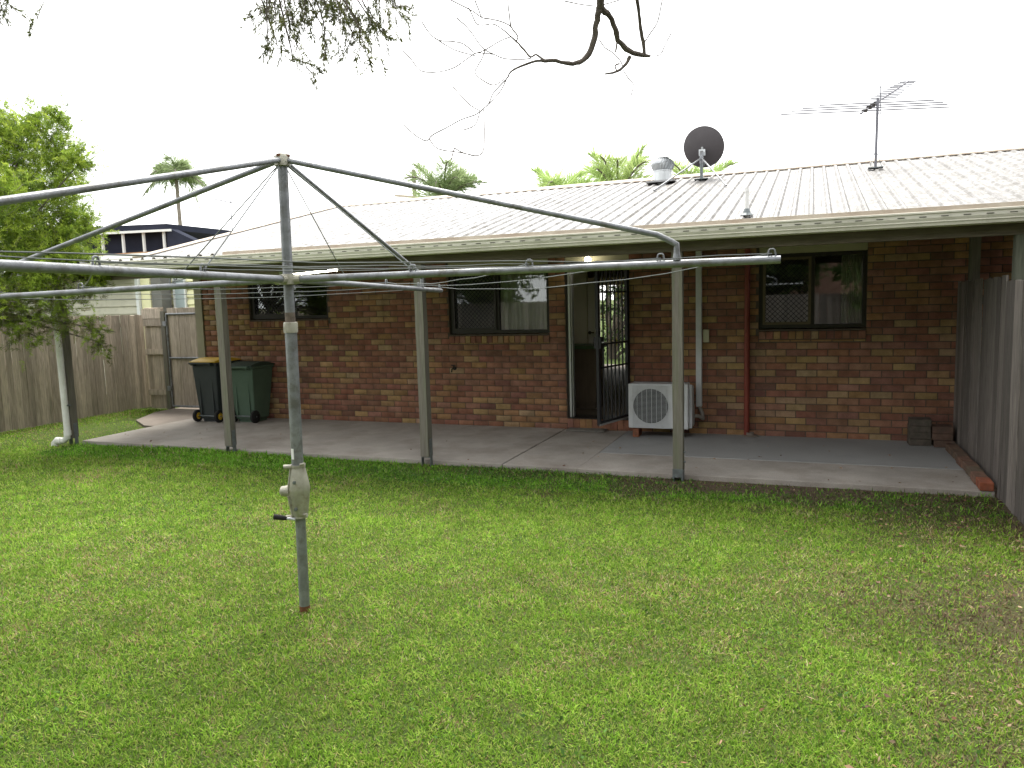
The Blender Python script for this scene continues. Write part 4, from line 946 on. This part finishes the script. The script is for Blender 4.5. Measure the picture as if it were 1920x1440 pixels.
# ---- bare tree whose branches cross the top of the view
BR = [[(3.741,-4.784,4.199,0.033),(3.728,-4.724,4.021,0.032),(3.699,-4.671,3.913,0.029),(3.689,-4.643,3.868,0.027),(3.676,-4.617,3.821,0.025),(3.66,-4.615,3.795,0.022),(3.637,-4.592,3.728,0.021),(3.618,-4.566,3.65,0.021),(3.58,-4.569,3.546,0.02),(3.518,-4.62,3.481,0.017),(3.459,-4.674,3.465,0.016),(3.385,-4.742,3.476,0.013),(3.318,-4.798,3.47,0.012),(3.246,-4.852,3.458,0.008),(3.154,-4.913,3.413,0.007),(3.115,-4.938,3.383,0.006),(3.089,-4.96,3.333,0.005),(3.019,-5.021,3.24,0.004),(2.997,-5.064,3.16,0.004),(2.971,-5.094,3.123,0.004),(2.924,-5.138,3.076,0.004),(2.837,-5.189,3.042,0.004),(2.754,-5.246,2.987,0.004),(2.672,-5.295,2.939,0.004),(2.643,-5.327,2.898,0.004),(2.555,-5.313,2.943,0.004),(2.442,-5.274,3.034,0.004)],[(3.318,-4.798,3.475,0.009),(3.27,-4.841,3.506,0.007),(3.239,-4.861,3.488,0.007),(3.205,-4.895,3.532,0.007),(3.164,-4.94,3.582,0.007),(3.135,-4.972,3.61,0.005),(3.088,-5.023,3.654,0.004),(3.041,-5.061,3.677,0.004),(2.995,-5.079,3.672,0.004),(2.942,-5.104,3.679,0.004),(2.928,-5.142,3.73,0.004),(2.913,-5.174,3.768,0.004)],[(3.164,-4.94,3.582,0.006),(3.178,-4.945,3.612,0.005),(3.15,-4.992,3.664,0.005),(3.155,-5.04,3.736,0.004),(3.166,-5.088,3.802,0.004),(3.179,-5.134,3.866,0.004)],[(3.15,-4.992,3.664,0.005),(3.112,-5.029,3.686,0.004),(3.047,-5.074,3.701,0.004),(2.983,-5.11,3.713,0.004),(2.934,-5.153,3.749,0.004),(2.821,-5.225,3.808,0.004),(2.772,-5.254,3.838,0.004)],[(2.983,-5.11,3.713,0.004),(2.974,-5.146,3.758,0.004),(2.97,-5.181,3.802,0.004)],[(3.238,-4.86,3.479,0.005),(3.157,-4.914,3.468,0.004),(3.074,-4.964,3.475,0.004),(3.019,-4.998,3.5,0.004),(2.967,-5.028,3.528,0.004),(2.936,-5.052,3.564,0.004),(2.898,-5.094,3.632,0.004),(2.858,-5.133,3.683,0.004),(2.821,-5.166,3.721,0.004)],[(3.019,-4.998,3.5,0.004),(2.951,-5.03,3.508,0.004),(2.9,-5.05,3.507,0.004),(2.84,-5.065,3.473,0.004),(2.76,-5.087,3.425,0.004),(2.65,-5.113,3.402,0.004),(2.519,-5.132,3.421,0.004),(2.453,-5.139,3.501,0.004),(2.394,-5.151,3.569,0.004)],[(3.134,-4.97,3.606,0.004),(3.064,-4.998,3.58,0.004),(2.967,-5.028,3.528,0.004),(2.9,-5.05,3.507,0.004)],[(2.9,-5.05,3.507,0.004),(2.833,-5.088,3.568,0.004),(2.763,-5.113,3.588,0.004),(2.67,-5.136,3.602,0.004),(2.613,-5.161,3.65,0.004),(2.574,-5.197,3.721,0.004)],[(2.967,-5.028,3.528,0.004),(2.944,-5.028,3.478,0.004),(2.903,-5.04,3.413,0.004),(2.894,-5.046,3.375,0.004),(2.95,-5.031,3.323,0.004),(3.016,-5.007,3.292,0.004),(3.076,-4.967,3.333,0.004)],[(3.089,-4.96,3.328,0.004),(3.055,-5.003,3.24,0.004),(2.998,-5.066,3.155,0.004)],[(2.972,-5.098,3.112,0.004),(2.993,-5.146,3.014,0.004),(3.017,-5.204,2.91,0.004),(3.034,-5.279,2.797,0.004),(2.993,-5.317,2.768,0.004),(2.914,-5.329,2.793,0.004),(2.847,-5.323,2.831,0.004)],[(2.847,-5.323,2.831,0.004),(2.845,-5.35,2.794,0.004),(2.849,-5.384,2.743,0.004)],[(2.66,-5.317,2.907,0.004),(2.739,-5.351,2.832,0.004),(2.886,-5.335,2.797,0.004),(2.993,-5.317,2.768,0.004)],[(2.908,-5.044,3.489,0.004),(2.769,-5.097,3.536,0.004),(2.669,-5.135,3.6,0.004)],[(3.682,-4.624,3.837,0.024),(3.691,-4.595,3.816,0.022),(3.723,-4.537,3.79,0.02),(3.746,-4.463,3.722,0.021),(3.756,-4.419,3.659,0.02),(3.803,-4.35,3.607,0.021),(3.862,-4.28,3.582,0.019),(3.942,-4.197,3.581,0.009)],[(3.75,-4.42,3.644,0.008),(3.741,-4.416,3.607,0.007),(3.734,-4.414,3.573,0.005)],[(3.906,-4.235,3.589,0.013),(3.905,-4.26,3.669,0.013),(3.896,-4.307,3.747,0.012),(3.898,-4.36,3.83,0.011),(3.896,-4.424,3.908,0.012),(3.893,-4.502,3.998,0.013)],[(3.915,-4.249,3.67,0.005),(3.96,-4.232,3.74,0.004),(4.001,-4.22,3.798,0.004),(4.026,-4.24,3.869,0.004),(4.048,-4.267,3.936,0.004),(4.069,-4.295,4.003,0.004)],[(3.818,-4.324,3.561,0.015),(3.79,-4.346,3.498,0.011),(3.737,-4.401,3.445,0.009),(3.669,-4.472,3.418,0.006)],[(3.737,-4.401,3.45,0.005),(3.729,-4.408,3.484,0.006),(3.755,-4.382,3.503,0.006)],[(3.777,-4.36,3.481,0.004),(3.76,-4.379,3.523,0.004),(3.723,-4.424,3.567,0.004),(3.675,-4.484,3.597,0.004),(3.646,-4.532,3.641,0.004)],[(3.776,-4.36,3.46,0.004),(3.807,-4.335,3.407,0.004),(3.84,-4.312,3.362,0.004),(3.83,-4.348,3.278,0.004)],[(3.942,-4.197,3.581,0.004),(4.005,-4.135,3.599,0.004),(4.045,-4.116,3.68,0.004),(4.086,-4.104,3.755,0.004)],[(3.651,-4.659,3.835,0.004),(3.599,-4.712,3.825,0.004),(3.479,-4.847,3.828,0.004)],[(3.705,-4.606,3.848,0.004),(3.761,-4.559,3.872,0.004),(3.805,-4.524,3.894,0.004)],[(2.956,-5.111,3.102,0.004),(2.884,-5.117,3.147,0.004),(2.808,-5.111,3.225,0.004),(2.748,-5.108,3.291,0.004)],[(2.949,-5.12,3.091,0.004),(2.939,-5.178,3.0,0.004),(2.873,-5.225,2.964,0.004)]]
bt = thing('bare_tree', (6.25, -8.3, GZ), 'leafless tree with crooked dark branches hanging into the sky at the top', 'tree')
tr = MB().tube([(6.25, -8.3, GZ-.15), (6.27, -8.25, 1.0), (6.2, -8.15, 2.4), (5.95, -7.8, 3.9), (5.4, -6.9, 4.95), (4.6, -5.6, 5.35), (3.95, -4.9, 4.95), (3.78, -4.80, 4.5), (3.741, -4.784, 4.199)], [.14, .12, .105, .09, .075, .06, .045, .036, .033], 12)
tr.tube([(5.75, -7.4, 4.35), (5.5, -7.9, 5.4), (5.0, -8.3, 6.2)], [.06, .04, .015], 8).tube([(6.1, -8.0, 3.0), (6.7, -8.5, 4.3), (7.0, -9, 5.2)], [.06, .04, .012], 8).tube([(4.6, -5.6, 5.3), (4.3, -4.8, 5.0), (4.05, -4.55, 4.5), (3.893, -4.502, 3.998)], [.035, .025, .018, .014], 8)
wpart('trunk', tr, 'bark', bt, smooth=True)
for k, l in enumerate(BR):
    mb = MB()
    # smooth the traced line a little and knot it
    P = [Vector(q[:3]) for q in l]; rr = [q[3] for q in l]; pts = []; rad = []
    for j in range(len(P)-1):
        p0 = P[max(j-1, 0)]; p1 = P[j]; p2 = P[j+1]; p3 = P[min(j+2, len(P)-1)]
        for s in range(3):
            t = s/3; q = .5*((2*p1)+(-p0+p2)*t+(2*p0-5*p1+4*p2-p3)*t*t+(-p0+3*p1-3*p2+p3)*t**3)
            w = (rr[j]*(1-t)+rr[j+1]*t); pts.append(q+Vector(rng.normal(size=3)*w*.12)); rad.append(w*random.uniform(.9, 1.12))
    pts.append(P[-1]); rad.append(rr[-1])
    mb.tube(pts, rad, 8 if max(rr) > .01 else 5); wpart('branch', mb, 'bark' if max(rr) > .01 else 'twig', bt, smooth=True)
# ---- tree with drooping needles at the top left
SP = [(1.3,-5.19,4.17,1.27,-5.16,3.72),(1.49,-5.43,3.85,1.42,-5.4,3.55),(1.45,-5.3,4.05,1.49,-5.36,3.54),(1.17,-5.01,4.11,0.99,-5.13,3.94),(1.39,-5.13,4.15,1.52,-5.23,3.76),(1.36,-5.02,3.89,1.54,-4.99,3.46),(1.57,-5.3,3.59,1.73,-5.18,3.5),(1.56,-5.28,3.93,1.61,-5.3,3.68),(1.73,-5.34,3.92,1.81,-5.36,3.66),(1.71,-5.28,4.05,1.73,-5.36,3.73),(1.57,-4.9,4.2,1.63,-4.97,3.86),(1.71,-5.09,3.85,1.67,-5.04,3.55),(1.5,-4.8,3.93,1.45,-4.8,3.75),(1.73,-5.01,4.1,1.81,-5.09,3.58),(1.96,-5.22,4.03,1.91,-5.17,3.75),(1.85,-4.98,4.09,1.91,-5.08,3.74),(1.84,-4.9,4.16,1.85,-4.87,3.86),(1.9,-4.92,3.88,1.87,-4.87,3.56),(2.14,-5.28,3.66,2.21,-5.27,3.42),(2.02,-4.97,3.99,2.15,-5.05,3.67),(1.95,-4.86,3.96,2.11,-4.74,3.81),(2.02,-4.85,4.15,2.08,-4.91,3.87),(1.99,-4.67,4.19,2.03,-4.68,3.94),(2.17,-4.87,4.0,2.26,-4.8,3.87),(2.32,-5.1,3.9,2.42,-4.99,3.92),(1.94,-4.84,3.93,1.94,-4.79,3.79),(1.66,-5.31,4.05,1.73,-5.23,3.92),(1.88,-5.24,3.93,1.86,-5.35,3.78),(1.74,-4.77,4.06,1.83,-4.68,3.88),(1.05,-5.01,4.17,1.12,-5.02,4.0),(1.42,-5.37,3.77,1.44,-5.5,3.56),(1.84,-4.92,3.81,1.74,-4.93,3.66),(1.23,-5.02,3.79,1.36,-5.03,3.73),(1.76,-5.26,3.99,1.87,-5.2,3.85),(0.14,-6.34,3.94,-0.03,-6.33,3.73),(-0.02,-6.39,4.02,0.15,-6.37,3.7),(0.01,-6.4,3.84,0.13,-6.38,3.79)]
ov = thing('drooping_tree', (.6, -9.2, GZ), 'dark drooping foliage hanging down from the top of the picture', 'tree')
P = []; D = []; C = []; tw = []
DK = [(.10, .12, .035), (.085, .095, .032), (.13, .14, .045)]
def spray_line(a, b, dens=1.0):
    a = np.array(a); b = np.array(b); l = np.linalg.norm(b-a); n = max(14, int(l*330*dens)); t = rng.uniform(.02, 1, n)[:, None]
    bend = rng.normal(size=3)*.04; p = a+(b-a)*t+bend*np.sin(t*math.pi); ax_ = unit(b-a)
    P.append(p); D.append(unit(ax_*.9+rng.normal(size=(n, 3))*.48)); C.append(np.array(DK[rng.integers(3)])*rng.uniform(.7, 1.3, (n, 1)))
    tw.append((a, b))
for q in SP:
    a, b = np.array(q[:3]), np.array(q[3:]); spray_line(a, b)
    for _ in range(2):
        t = rng.uniform(.0, .7); s = a+(b-a)*t; e = s+(b-a)*rng.uniform(.18, .38)+rng.normal(size=3)*np.array([.05, .05, .03]); spray_line(s, e)
    if q[2] > 3.85:
        for _ in range(2):
            s = a+rng.normal(size=3)*np.array([.05, .08, .06]); e = s+np.array([rng.normal()*.07, rng.normal()*.07, -rng.uniform(.08, .24)]); spray_line(s, e)
hang0 = [np.array(q[:3]) for q in SP]
cent = [(h[0]+rng.normal()*.1, h[1]-.05+rng.normal()*.2, h[2]+.6+abs(rng.normal())*.25, .26) for h in hang0]
cent += [(x, y, z, .5) for x, y, z in ((1.2, -6.2, 5.0), (.6, -6.9, 5.1), (1.6, -6.6, 5.5), (.9, -7.6, 5.6), (.2, -8.2, 5.2), (1.2, -8.4, 5.9), (0, -9.3, 5.8), (-.6, -8.6, 5.0), (.4, -7.4, 4.6))]
Pn = np.concatenate(P); Dn = np.concatenate(D); Cn = np.concatenate(C); n = len(Pn)
A1 = leaf_quads(Pn, Dn, .040*rng.uniform(.6, 1.4, n), .0066*rng.uniform(.7, 1.3, n), Cn)
A2, tw3 = sprays(cent, 9, 22, .05, .010, DK, droop=.5)
V, F, C = join([A1, A2])
o = link('crown', big_mesh('crown', V, F, C), 'leafdark'); o.parent = ov; o.matrix_parent_inverse = world_of(ov).inverted()
twig_mesh('twigs', tw+tw3[::4], .0035, ov)['kind'] = 'stuff'
tb = MB().tube([(.6, -9.2, GZ-.15), (.62, -9.15, 1.5), (.5, -9.0, 3.0), (.55, -8.3, 4.3), (.9, -7.2, 5.1), (1.3, -6.1, 5.1), (1.7, -5.2, 4.7), (1.85, -4.95, 4.45)], [.16, .14, .12, .10, .075, .05, .03, .015], 12)
for h in hang0:
    s = Vector((1.3, -6.1, 5.1)).lerp(Vector((1.75, -5.1, 4.6)), random.random()); e = Vector(h); tb.tube([s, s.lerp(e, .5)+Vector((0, 0, .12)), e+Vector((0, 0, .04)), e], [.014, .009, .005, .003], 5)
for x, y, z, r in cent[-9:]: tb.tube([(.55, -8.3, 4.3), ((x+.55)/2, (y-8.3)/2, (z+4.3)/2+.15), (x, y, z)], [.05, .03, .01], 6)
wpart('trunk', tb, 'bark', ov, smooth=True)

# ---- palms
def palm(name, x, y, ztop, r, nf, label, cols, droop=.7, trunk_r=.14, rise=.5, elr=None, zb=GZ, per=11):
    t = thing(name, (x, y, zb), label, 'palm', 'palms beyond the house')
    wpart('trunk', MB().tube([(x, y, zb-.2), (x+.1, y, ztop*.5), (x, y, ztop)], [trunk_r*1.15, trunk_r, trunk_r*.8], 10), 'palmtrunk', t, smooth=True)
    P = []; D = []; C = []; Ls = []; rach = MB()
    for k in range(nf):
        a = 2*math.pi*(k+rng.uniform(-.3, .3))/nf*2.4; el = rng.uniform(*elr) if elr else rise*rng.uniform(.15, 1.65); dk = droop*rng.uniform(.55, 1.15); ln_ = r*rng.uniform(.8, 1.15)
        h = np.array([math.cos(a), math.sin(a), 0]); pts = []
        for j in range(13):
            s = j/12; pts.append(np.array([x, y, ztop])+h*ln_*s*math.cos(min(el, 1.5)*.9)+np.array([0, 0, ln_*(math.sin(min(el, 1.5))*s*1.25-dk*s*s)]))
        rach.tube([Vector(q) for q in pts[::2]], [.03*r/2]*6+[.008], 4, cap=False)
        base = np.array(cols[rng.integers(len(cols))])
        for j in range(1, 13):
            for m_ in range(per):
                f = rng.random(); p = pts[j-1]*(1-f)+pts[j]*f; tg = unit(pts[j]-pts[j-1]); sdv = unit(np.cross(tg, np.array([0, 0, 1.])))
                for sg in (-1, 1):
                    P.append(p); D.append(unit(tg*.5+sdv*sg*.6+np.array([0, 0, (.15 if elr else -.35)+rng.normal()*.38]))); Ls.append(r*.40*math.sin(math.pi*min(.95, j/13+.12))*rng.uniform(.7, 1.2)); C.append(base*rng.uniform(.75, 1.25))
    P = np.array(P); D = np.array(D); Ls = np.array(Ls)
    V, F, Cc = leaf_quads(P, D, Ls, r*.0125, np.array(C))
    o = link('crown', big_mesh('crown', V, F, Cc), 'leaf'); o.parent = t; o.matrix_parent_inverse = world_of(t).inverted()
    wpart('frond_stem', rach, 'twig', t)
    return t
PG = [(.26, .33, .16), (.31, .39, .19), (.20, .27, .12)]
PB = [(.38, .50, .18), (.32, .44, .15), (.44, .54, .22)]
palm('palm_tree', -43.2, 39.0, 12.6, 3.1, 26, 'tall slim palm far off above the left neighbour roofs', PG, 1.25, .17, 1.0)
palm('palm_tree', -13.98, 28.6, 7.35, 3.3, 13, 'grey green palm crown showing behind the ridge left of centre', PG, .8, .18, elr=(.5, 1.25), per=9)
palm('palm_tree', -6.0, 25.2, 6.1, 3.0, 12, 'bright palm crown left of two, behind the ridge near the centre', PB, .8, .16, elr=(.75, 1.3), per=8)
palm('palm_tree', -4.0, 28.0, 6.5, 3.3, 13, 'bright palm crown right of two, behind the ridge near the centre', PB, .8, .16, elr=(.75, 1.3), per=8)
palm('palm_tree', -.7, 31.7, 6.75, 3.3, 13, 'palm crown showing behind the satellite dish', PB, .8, .16, elr=(.6, 1.25), per=8)
# ---- shrubs beyond the front doorway and trees behind the camera
def shrub(name, c, cols, label, cat='shrub', grp=None, lsz=.12):
    t = thing(name, (c[0][0], c[0][1], GZ), label, cat, grp)
    (V, F, C), tw = sprays(c, 9, 22, lsz, lsz*.34, cols)
    o = link('foliage', big_mesh('foliage', V, F, C), 'leaf'); o.parent = t; o.matrix_parent_inverse = world_of(t).inverted()
    mb = MB()
    for x, y, z, r in c: mb.tube([(c[0][0], c[0][1], GZ-.1), ((c[0][0]+x)/2, (c[0][1]+y)/2, z*.6), (x, y, z)], [.06, .03, .012], 6)
    wpart('stems', mb, 'bark', t)
    return t
shrub('garden_shrub', [(-.6, 12.6, .6, .55), (.1, 12.9, 1.2, .6), (-.9, 13.0, 1.6, .6), (-.2, 12.8, 2.2, .6), (.6, 13.2, .7, .5), (.5, 13.1, 1.9, .5), (-.4, 13.2, 2.9, .6), (.3, 13.4, 3.0, .7), (-1.0, 13.5, 3.5, .8), (0, 13.6, 3.7, .8), (.9, 13.6, 2.6, .6), (-.2, 12.9, 1.7, .6), (.2, 13.3, 2.6, .6), (-1.4, 15.5, 3.2, 1.0), (-.6, 15.8, 4.3, 1.0), (.4, 15.6, 3.6, 1.0), (-.4, 15.4, 2.4, 1.0)], [(.03, .06, .012), (.045, .08, .016), (.025, .045, .01), (.10, .08, .02)], 'leafy front garden shrub seen through the open back doorway')
for k, (x, y) in enumerate(((-5.5, -15.5), (-1.0, -16.0), (3.2, -15.4))):
    c = [(x+rng.normal()*1.3, y+rng.normal()*.8, 2.2+rng.uniform(0, 4.0), 1.0) for _ in range(14)]
    shrub('garden_tree', [(x, y, 1.8, .8)]+c, [(.05, .09, .02), (.07, .11, .03)], ['leafy tree behind the back fence, farthest from the right fence', 'leafy tree behind the middle of the back fence', 'leafy tree behind the back fence, nearest the rear house'][k], 'tree', 'trees behind the back fence', .28)

c = [(11.2+rng.normal()*1.0, -7.6+rng.normal()*1.4, 2.4+rng.uniform(0, 4.2), 1.1) for _ in range(22)]  # unseen tree added to keep sky light off the right patio and lawn
shrub('garden_tree', [(11.2, -7.6, 2.0, .9)]+c, [(.05, .09, .02), (.07, .11, .03)], 'leafy tree standing a few metres beyond the right paling fence', 'tree', 'trees behind the back fence', .28)

for k, (x, y) in enumerate(((8.5, -13.8), (13.0, -11.5))):  # two more unseen trees, added to block light from behind right
    c = [(x+rng.normal()*1.2, y+rng.normal()*1.0, 2.2+rng.uniform(0, 4.0), 1.1) for _ in range(18)]
    shrub('garden_tree', [(x, y, 1.8, .9)]+c, [(.05, .09, .02), (.07, .11, .03)], ['leafy tree behind the right end of the back fence', 'leafy tree farthest beyond the right paling fence'][k], 'tree', 'trees behind the back fence', .28)

c = [(7.5+rng.uniform(0, 2.6), -3.6+rng.normal()*.35, .5+rng.uniform(0, 1.9), .6) for _ in range(26)]  # unseen hedge added to darken the patio beyond the right fence
shrub('garden_hedge', [(8.6, -3.6, .8, .6)]+c, [(.04, .08, .02), (.06, .10, .025)], 'dense green hedge on the far side of the right paling fence', 'hedge', None, .12)

# ------------------------------------------------------------------ lawn
def vnoise(x, y, s, seed):
    """cheap value noise"""
    x = x*s+seed*17.3; y = y*s-seed*9.1; xi = np.floor(x).astype(int); yi = np.floor(y).astype(int); fx = x-xi; fy = y-yi
    def hsh(a, b):
        h = np.sin(a*127.1+b*311.7+seed*74.7)*43758.5453; return h-np.floor(h)
    u = fx*fx*(3-2*fx); v = fy*fy*(3-2*fy)
    return (hsh(xi, yi)*(1-u)+hsh(xi+1, yi)*u)*(1-v)+(hsh(xi, yi+1)*(1-u)+hsh(xi+1, yi+1)*u)*v
def lawn(n_try=3000000, n_max=620000):
    x = rng.uniform(-6.85, 6.6, n_try); y = rng.uniform(-9.4, .7, n_try)
    ok = ~((x > -4.565) & (y > -2.385)); ok &= ~((y > -1.0) & (x > -5.95)) | (x < -5.9+.0*y) | ((y < -.55) & (x < -5.0))
    d = np.sqrt((x-CAM[0])**2+(y-CAM[1])**2+3.2)
    ang = np.arctan2(x-CAM[0], y-CAM[1]); ok &= (ang > R_(-78)) & (ang < R_(36)) & (d > 2.4)
    wgt = np.clip((3.4/d)**1.35, 0, 1)
    bare = np.clip((x+vnoise(x, y, 1.1, 3)*2.2-6.75)/1.2, 0, .85); wgt *= 1-.45*bare
    bare2 = np.clip((y+vnoise(x, y, 2.6, 33)*1.5+2.35)/.5, 0, 1)*np.clip((x-.5)/3, 0, .8); wgt *= 1-.6*bare2
    thin = vnoise(x, y, 2.3, 5)*.6+vnoise(x, y, 6.0, 6)*.4; wgt *= .55+.6*thin
    ok &= rng.random(n_try) < wgt
    x, y, d = x[ok][:n_max], y[ok][:n_max], d[ok][:n_max]; n = len(x)
    sz = .82+.06*d
    L_ = (.017+.022*rng.random(n))*np.clip(sz, 1, 1.5); W_ = (.0031+.0028*rng.random(n))*np.clip(.55+.13*d, 1, 2.4)
    slabside = np.clip((y+3.3)/.8, 0, 1)*(x > -4.6)
    L_ *= 1+.25*slabside
    tuft = vnoise(x, y, 7.0, 41)*.5+vnoise(x, y, 15.0, 42)*.5; L_ *= .72+.62*tuft
    a = rng.uniform(0, 2*math.pi, n); lean = rng.uniform(.25, 1.35, n)
    D = np.stack([np.cos(a)*np.sin(lean), np.sin(a)*np.sin(lean), np.cos(lean)], 1)
    S = np.stack([-np.sin(a), np.cos(a), np.zeros(n)], 1)+rng.normal(size=(n, 3))*.25; S = unit(S)
    zg = GZ+.012*np.sin(x*1.3+y*.7)+.012*np.sin(x*.6-y*1.1)-.004
    P = np.stack([x, y, zg], 1); Ln = L_[:, None]; Wn = W_[:, None]
    mid = P+D*Ln*.5; tip = mid+unit(D+np.array([0, 0, -.55])*rng.random((n, 1)))*Ln*.5
    V = np.stack([P-S*Wn*.35, P+S*Wn*.35, mid+S*Wn*.5, tip, mid-S*Wn*.5], 1).reshape(-1, 3)
    F = np.arange(5*n).reshape(n, 5)
    pal = np.array([(.195, .345, .034), (.24, .40, .045), (.155, .30, .028), (.29, .405, .07), (.11, .215, .02), (.33, .39, .09)])
    c = pal[rng.integers(len(pal), size=n)]
    pat = vnoise(x, y, .7, 1)*.6+vnoise(x, y, 1.9, 2)*.4
    c = c*(.86+.34*pat)[:, None]
    dry = np.clip((vnoise(x, y, 1.3, 8)*.55+vnoise(x, y, 4.2, 9)*.45-.50)*4.2, 0, 1)
    hd = np.sqrt((x-2.0)**2+((y+6.3)*1.2)**2); dry = np.clip(dry+np.clip(1.1-hd/1.3, 0, .5)*vnoise(x, y, 5, 4), 0, 1)
    dry *= 1-.8*slabside
    straw = np.array([(.38, .30, .15), (.28, .20, .10), (.42, .37, .21)])[rng.integers(3, size=n)]
    bz = np.clip((x+vnoise(x, y, 1.1, 3)*2.2-6.75)/1.2, 0, .85); bz = np.maximum(bz, np.clip((y+vnoise(x, y, 2.6, 33)*1.5+2.35)/.5, 0, 1)*np.clip((x-.5)/3, 0, .8))
    dead = rng.random(n) < bz*.8; c = np.where(dead[:, None], np.array([(.17, .12, .075), (.12, .085, .055), (.22, .165, .10)])[rng.integers(3, size=n)], c)
    m_ = (rng.random(n) < dry*.26+.05)[:, None]; c = np.where(m_, straw, c)
    c = np.where((slabside > .2)[:, None] & ~m_, c*np.array([.72, .95, .7]), c)
    c *= rng.uniform(.70, 1.28, (n, 1))*(.74+.52*tuft)[:, None]
    C = np.repeat(np.c_[c, np.ones(n)], 5, 0)
    g = link('lawn_grass', big_mesh('lawn_grass', V, F, C), 'grass'); g['kind'] = 'stuff'; tag(g, 'short mown lawn grass, green with dry patches', 'grass')
    # broad weed leaves along the slab and in patches
    k = 9000; x = rng.uniform(-4.6, 6.5, k); y = -2.42-np.abs(rng.normal(size=k))*.55; keep = vnoise(x, y, 2.2, 12) > .32; keep &= rng.random(k) > np.clip((x-1.5)/4, 0, .8); x, y = x[keep], y[keep]
    x2 = rng.uniform(-3, 6, 6000); y2 = rng.uniform(-8.8, -3, 6000); kp = vnoise(x2, y2, 1.6, 14) > .72; x = np.r_[x, x2[kp]]; y = np.r_[y, y2[kp]]; n = len(x)
    P = np.stack([x, y, np.full(n, GZ+.012)+.012*np.sin(x*1.3+y*.7)], 1); a = rng.uniform(0, 2*math.pi, n); D = np.stack([np.cos(a)*.85, np.sin(a)*.85, rng.uniform(.1, .8, n)], 1)
    c = np.array([(.07, .16, .03), (.10, .21, .04), (.055, .12, .025)])[rng.integers(3, size=n)]*rng.uniform(.8, 1.2, (n, 1))
    V, F, C = leaf_quads(P, unit(D), .026*rng.uniform(.6, 1.4, n), .015*rng.uniform(.6, 1.3, n), c)
    w = link('lawn_weeds', big_mesh('lawn_weeds', V, F, C), 'grass'); w['kind'] = 'stuff'; tag(w, 'broad green weed leaves along the edge of the slab', 'weeds')
    # leaf litter under the trees on the right
    k = 1900; x = rng.uniform(3.8, 6.55, k); y = rng.uniform(-8.5, -2.5, k); keep = rng.random(k) < np.clip((x-4.6)/1.9, .01, 1)*(vnoise(x, y, 1.4, 21) > .35); x, y = x[keep], y[keep]; n = len(x)
    xs_ = rng.uniform(-4.4, 6.4, 70); ys_ = -.1-2.2*rng.random(70)**.6; x = np.r_[x, xs_]; y = np.r_[y, ys_]; n = len(x); zz = np.r_[np.full(n-70, GZ+.022), np.full(70, .006)]
    P = np.stack([x, y, zz], 1); a = rng.uniform(0, 2*math.pi, n); D = np.stack([np.cos(a), np.sin(a), np.abs(rng.normal(size=n))*.12], 1)
    c = np.array([(.20, .10, .06), (.26, .16, .10), (.14, .08, .06), (.30, .22, .14)])[rng.integers(4, size=n)]
    V, F, C = leaf_quads(P, unit(D), .034*rng.uniform(.5, 1.4, n), .013*rng.uniform(.6, 1.4, n), c)
    w = link('leaf_litter', big_mesh('leaf_litter', V, F, C), 'litter'); w['kind'] = 'stuff'; tag(w, 'fallen brown leaves scattered on the soil by the right fence', 'leaf litter')
lawn()
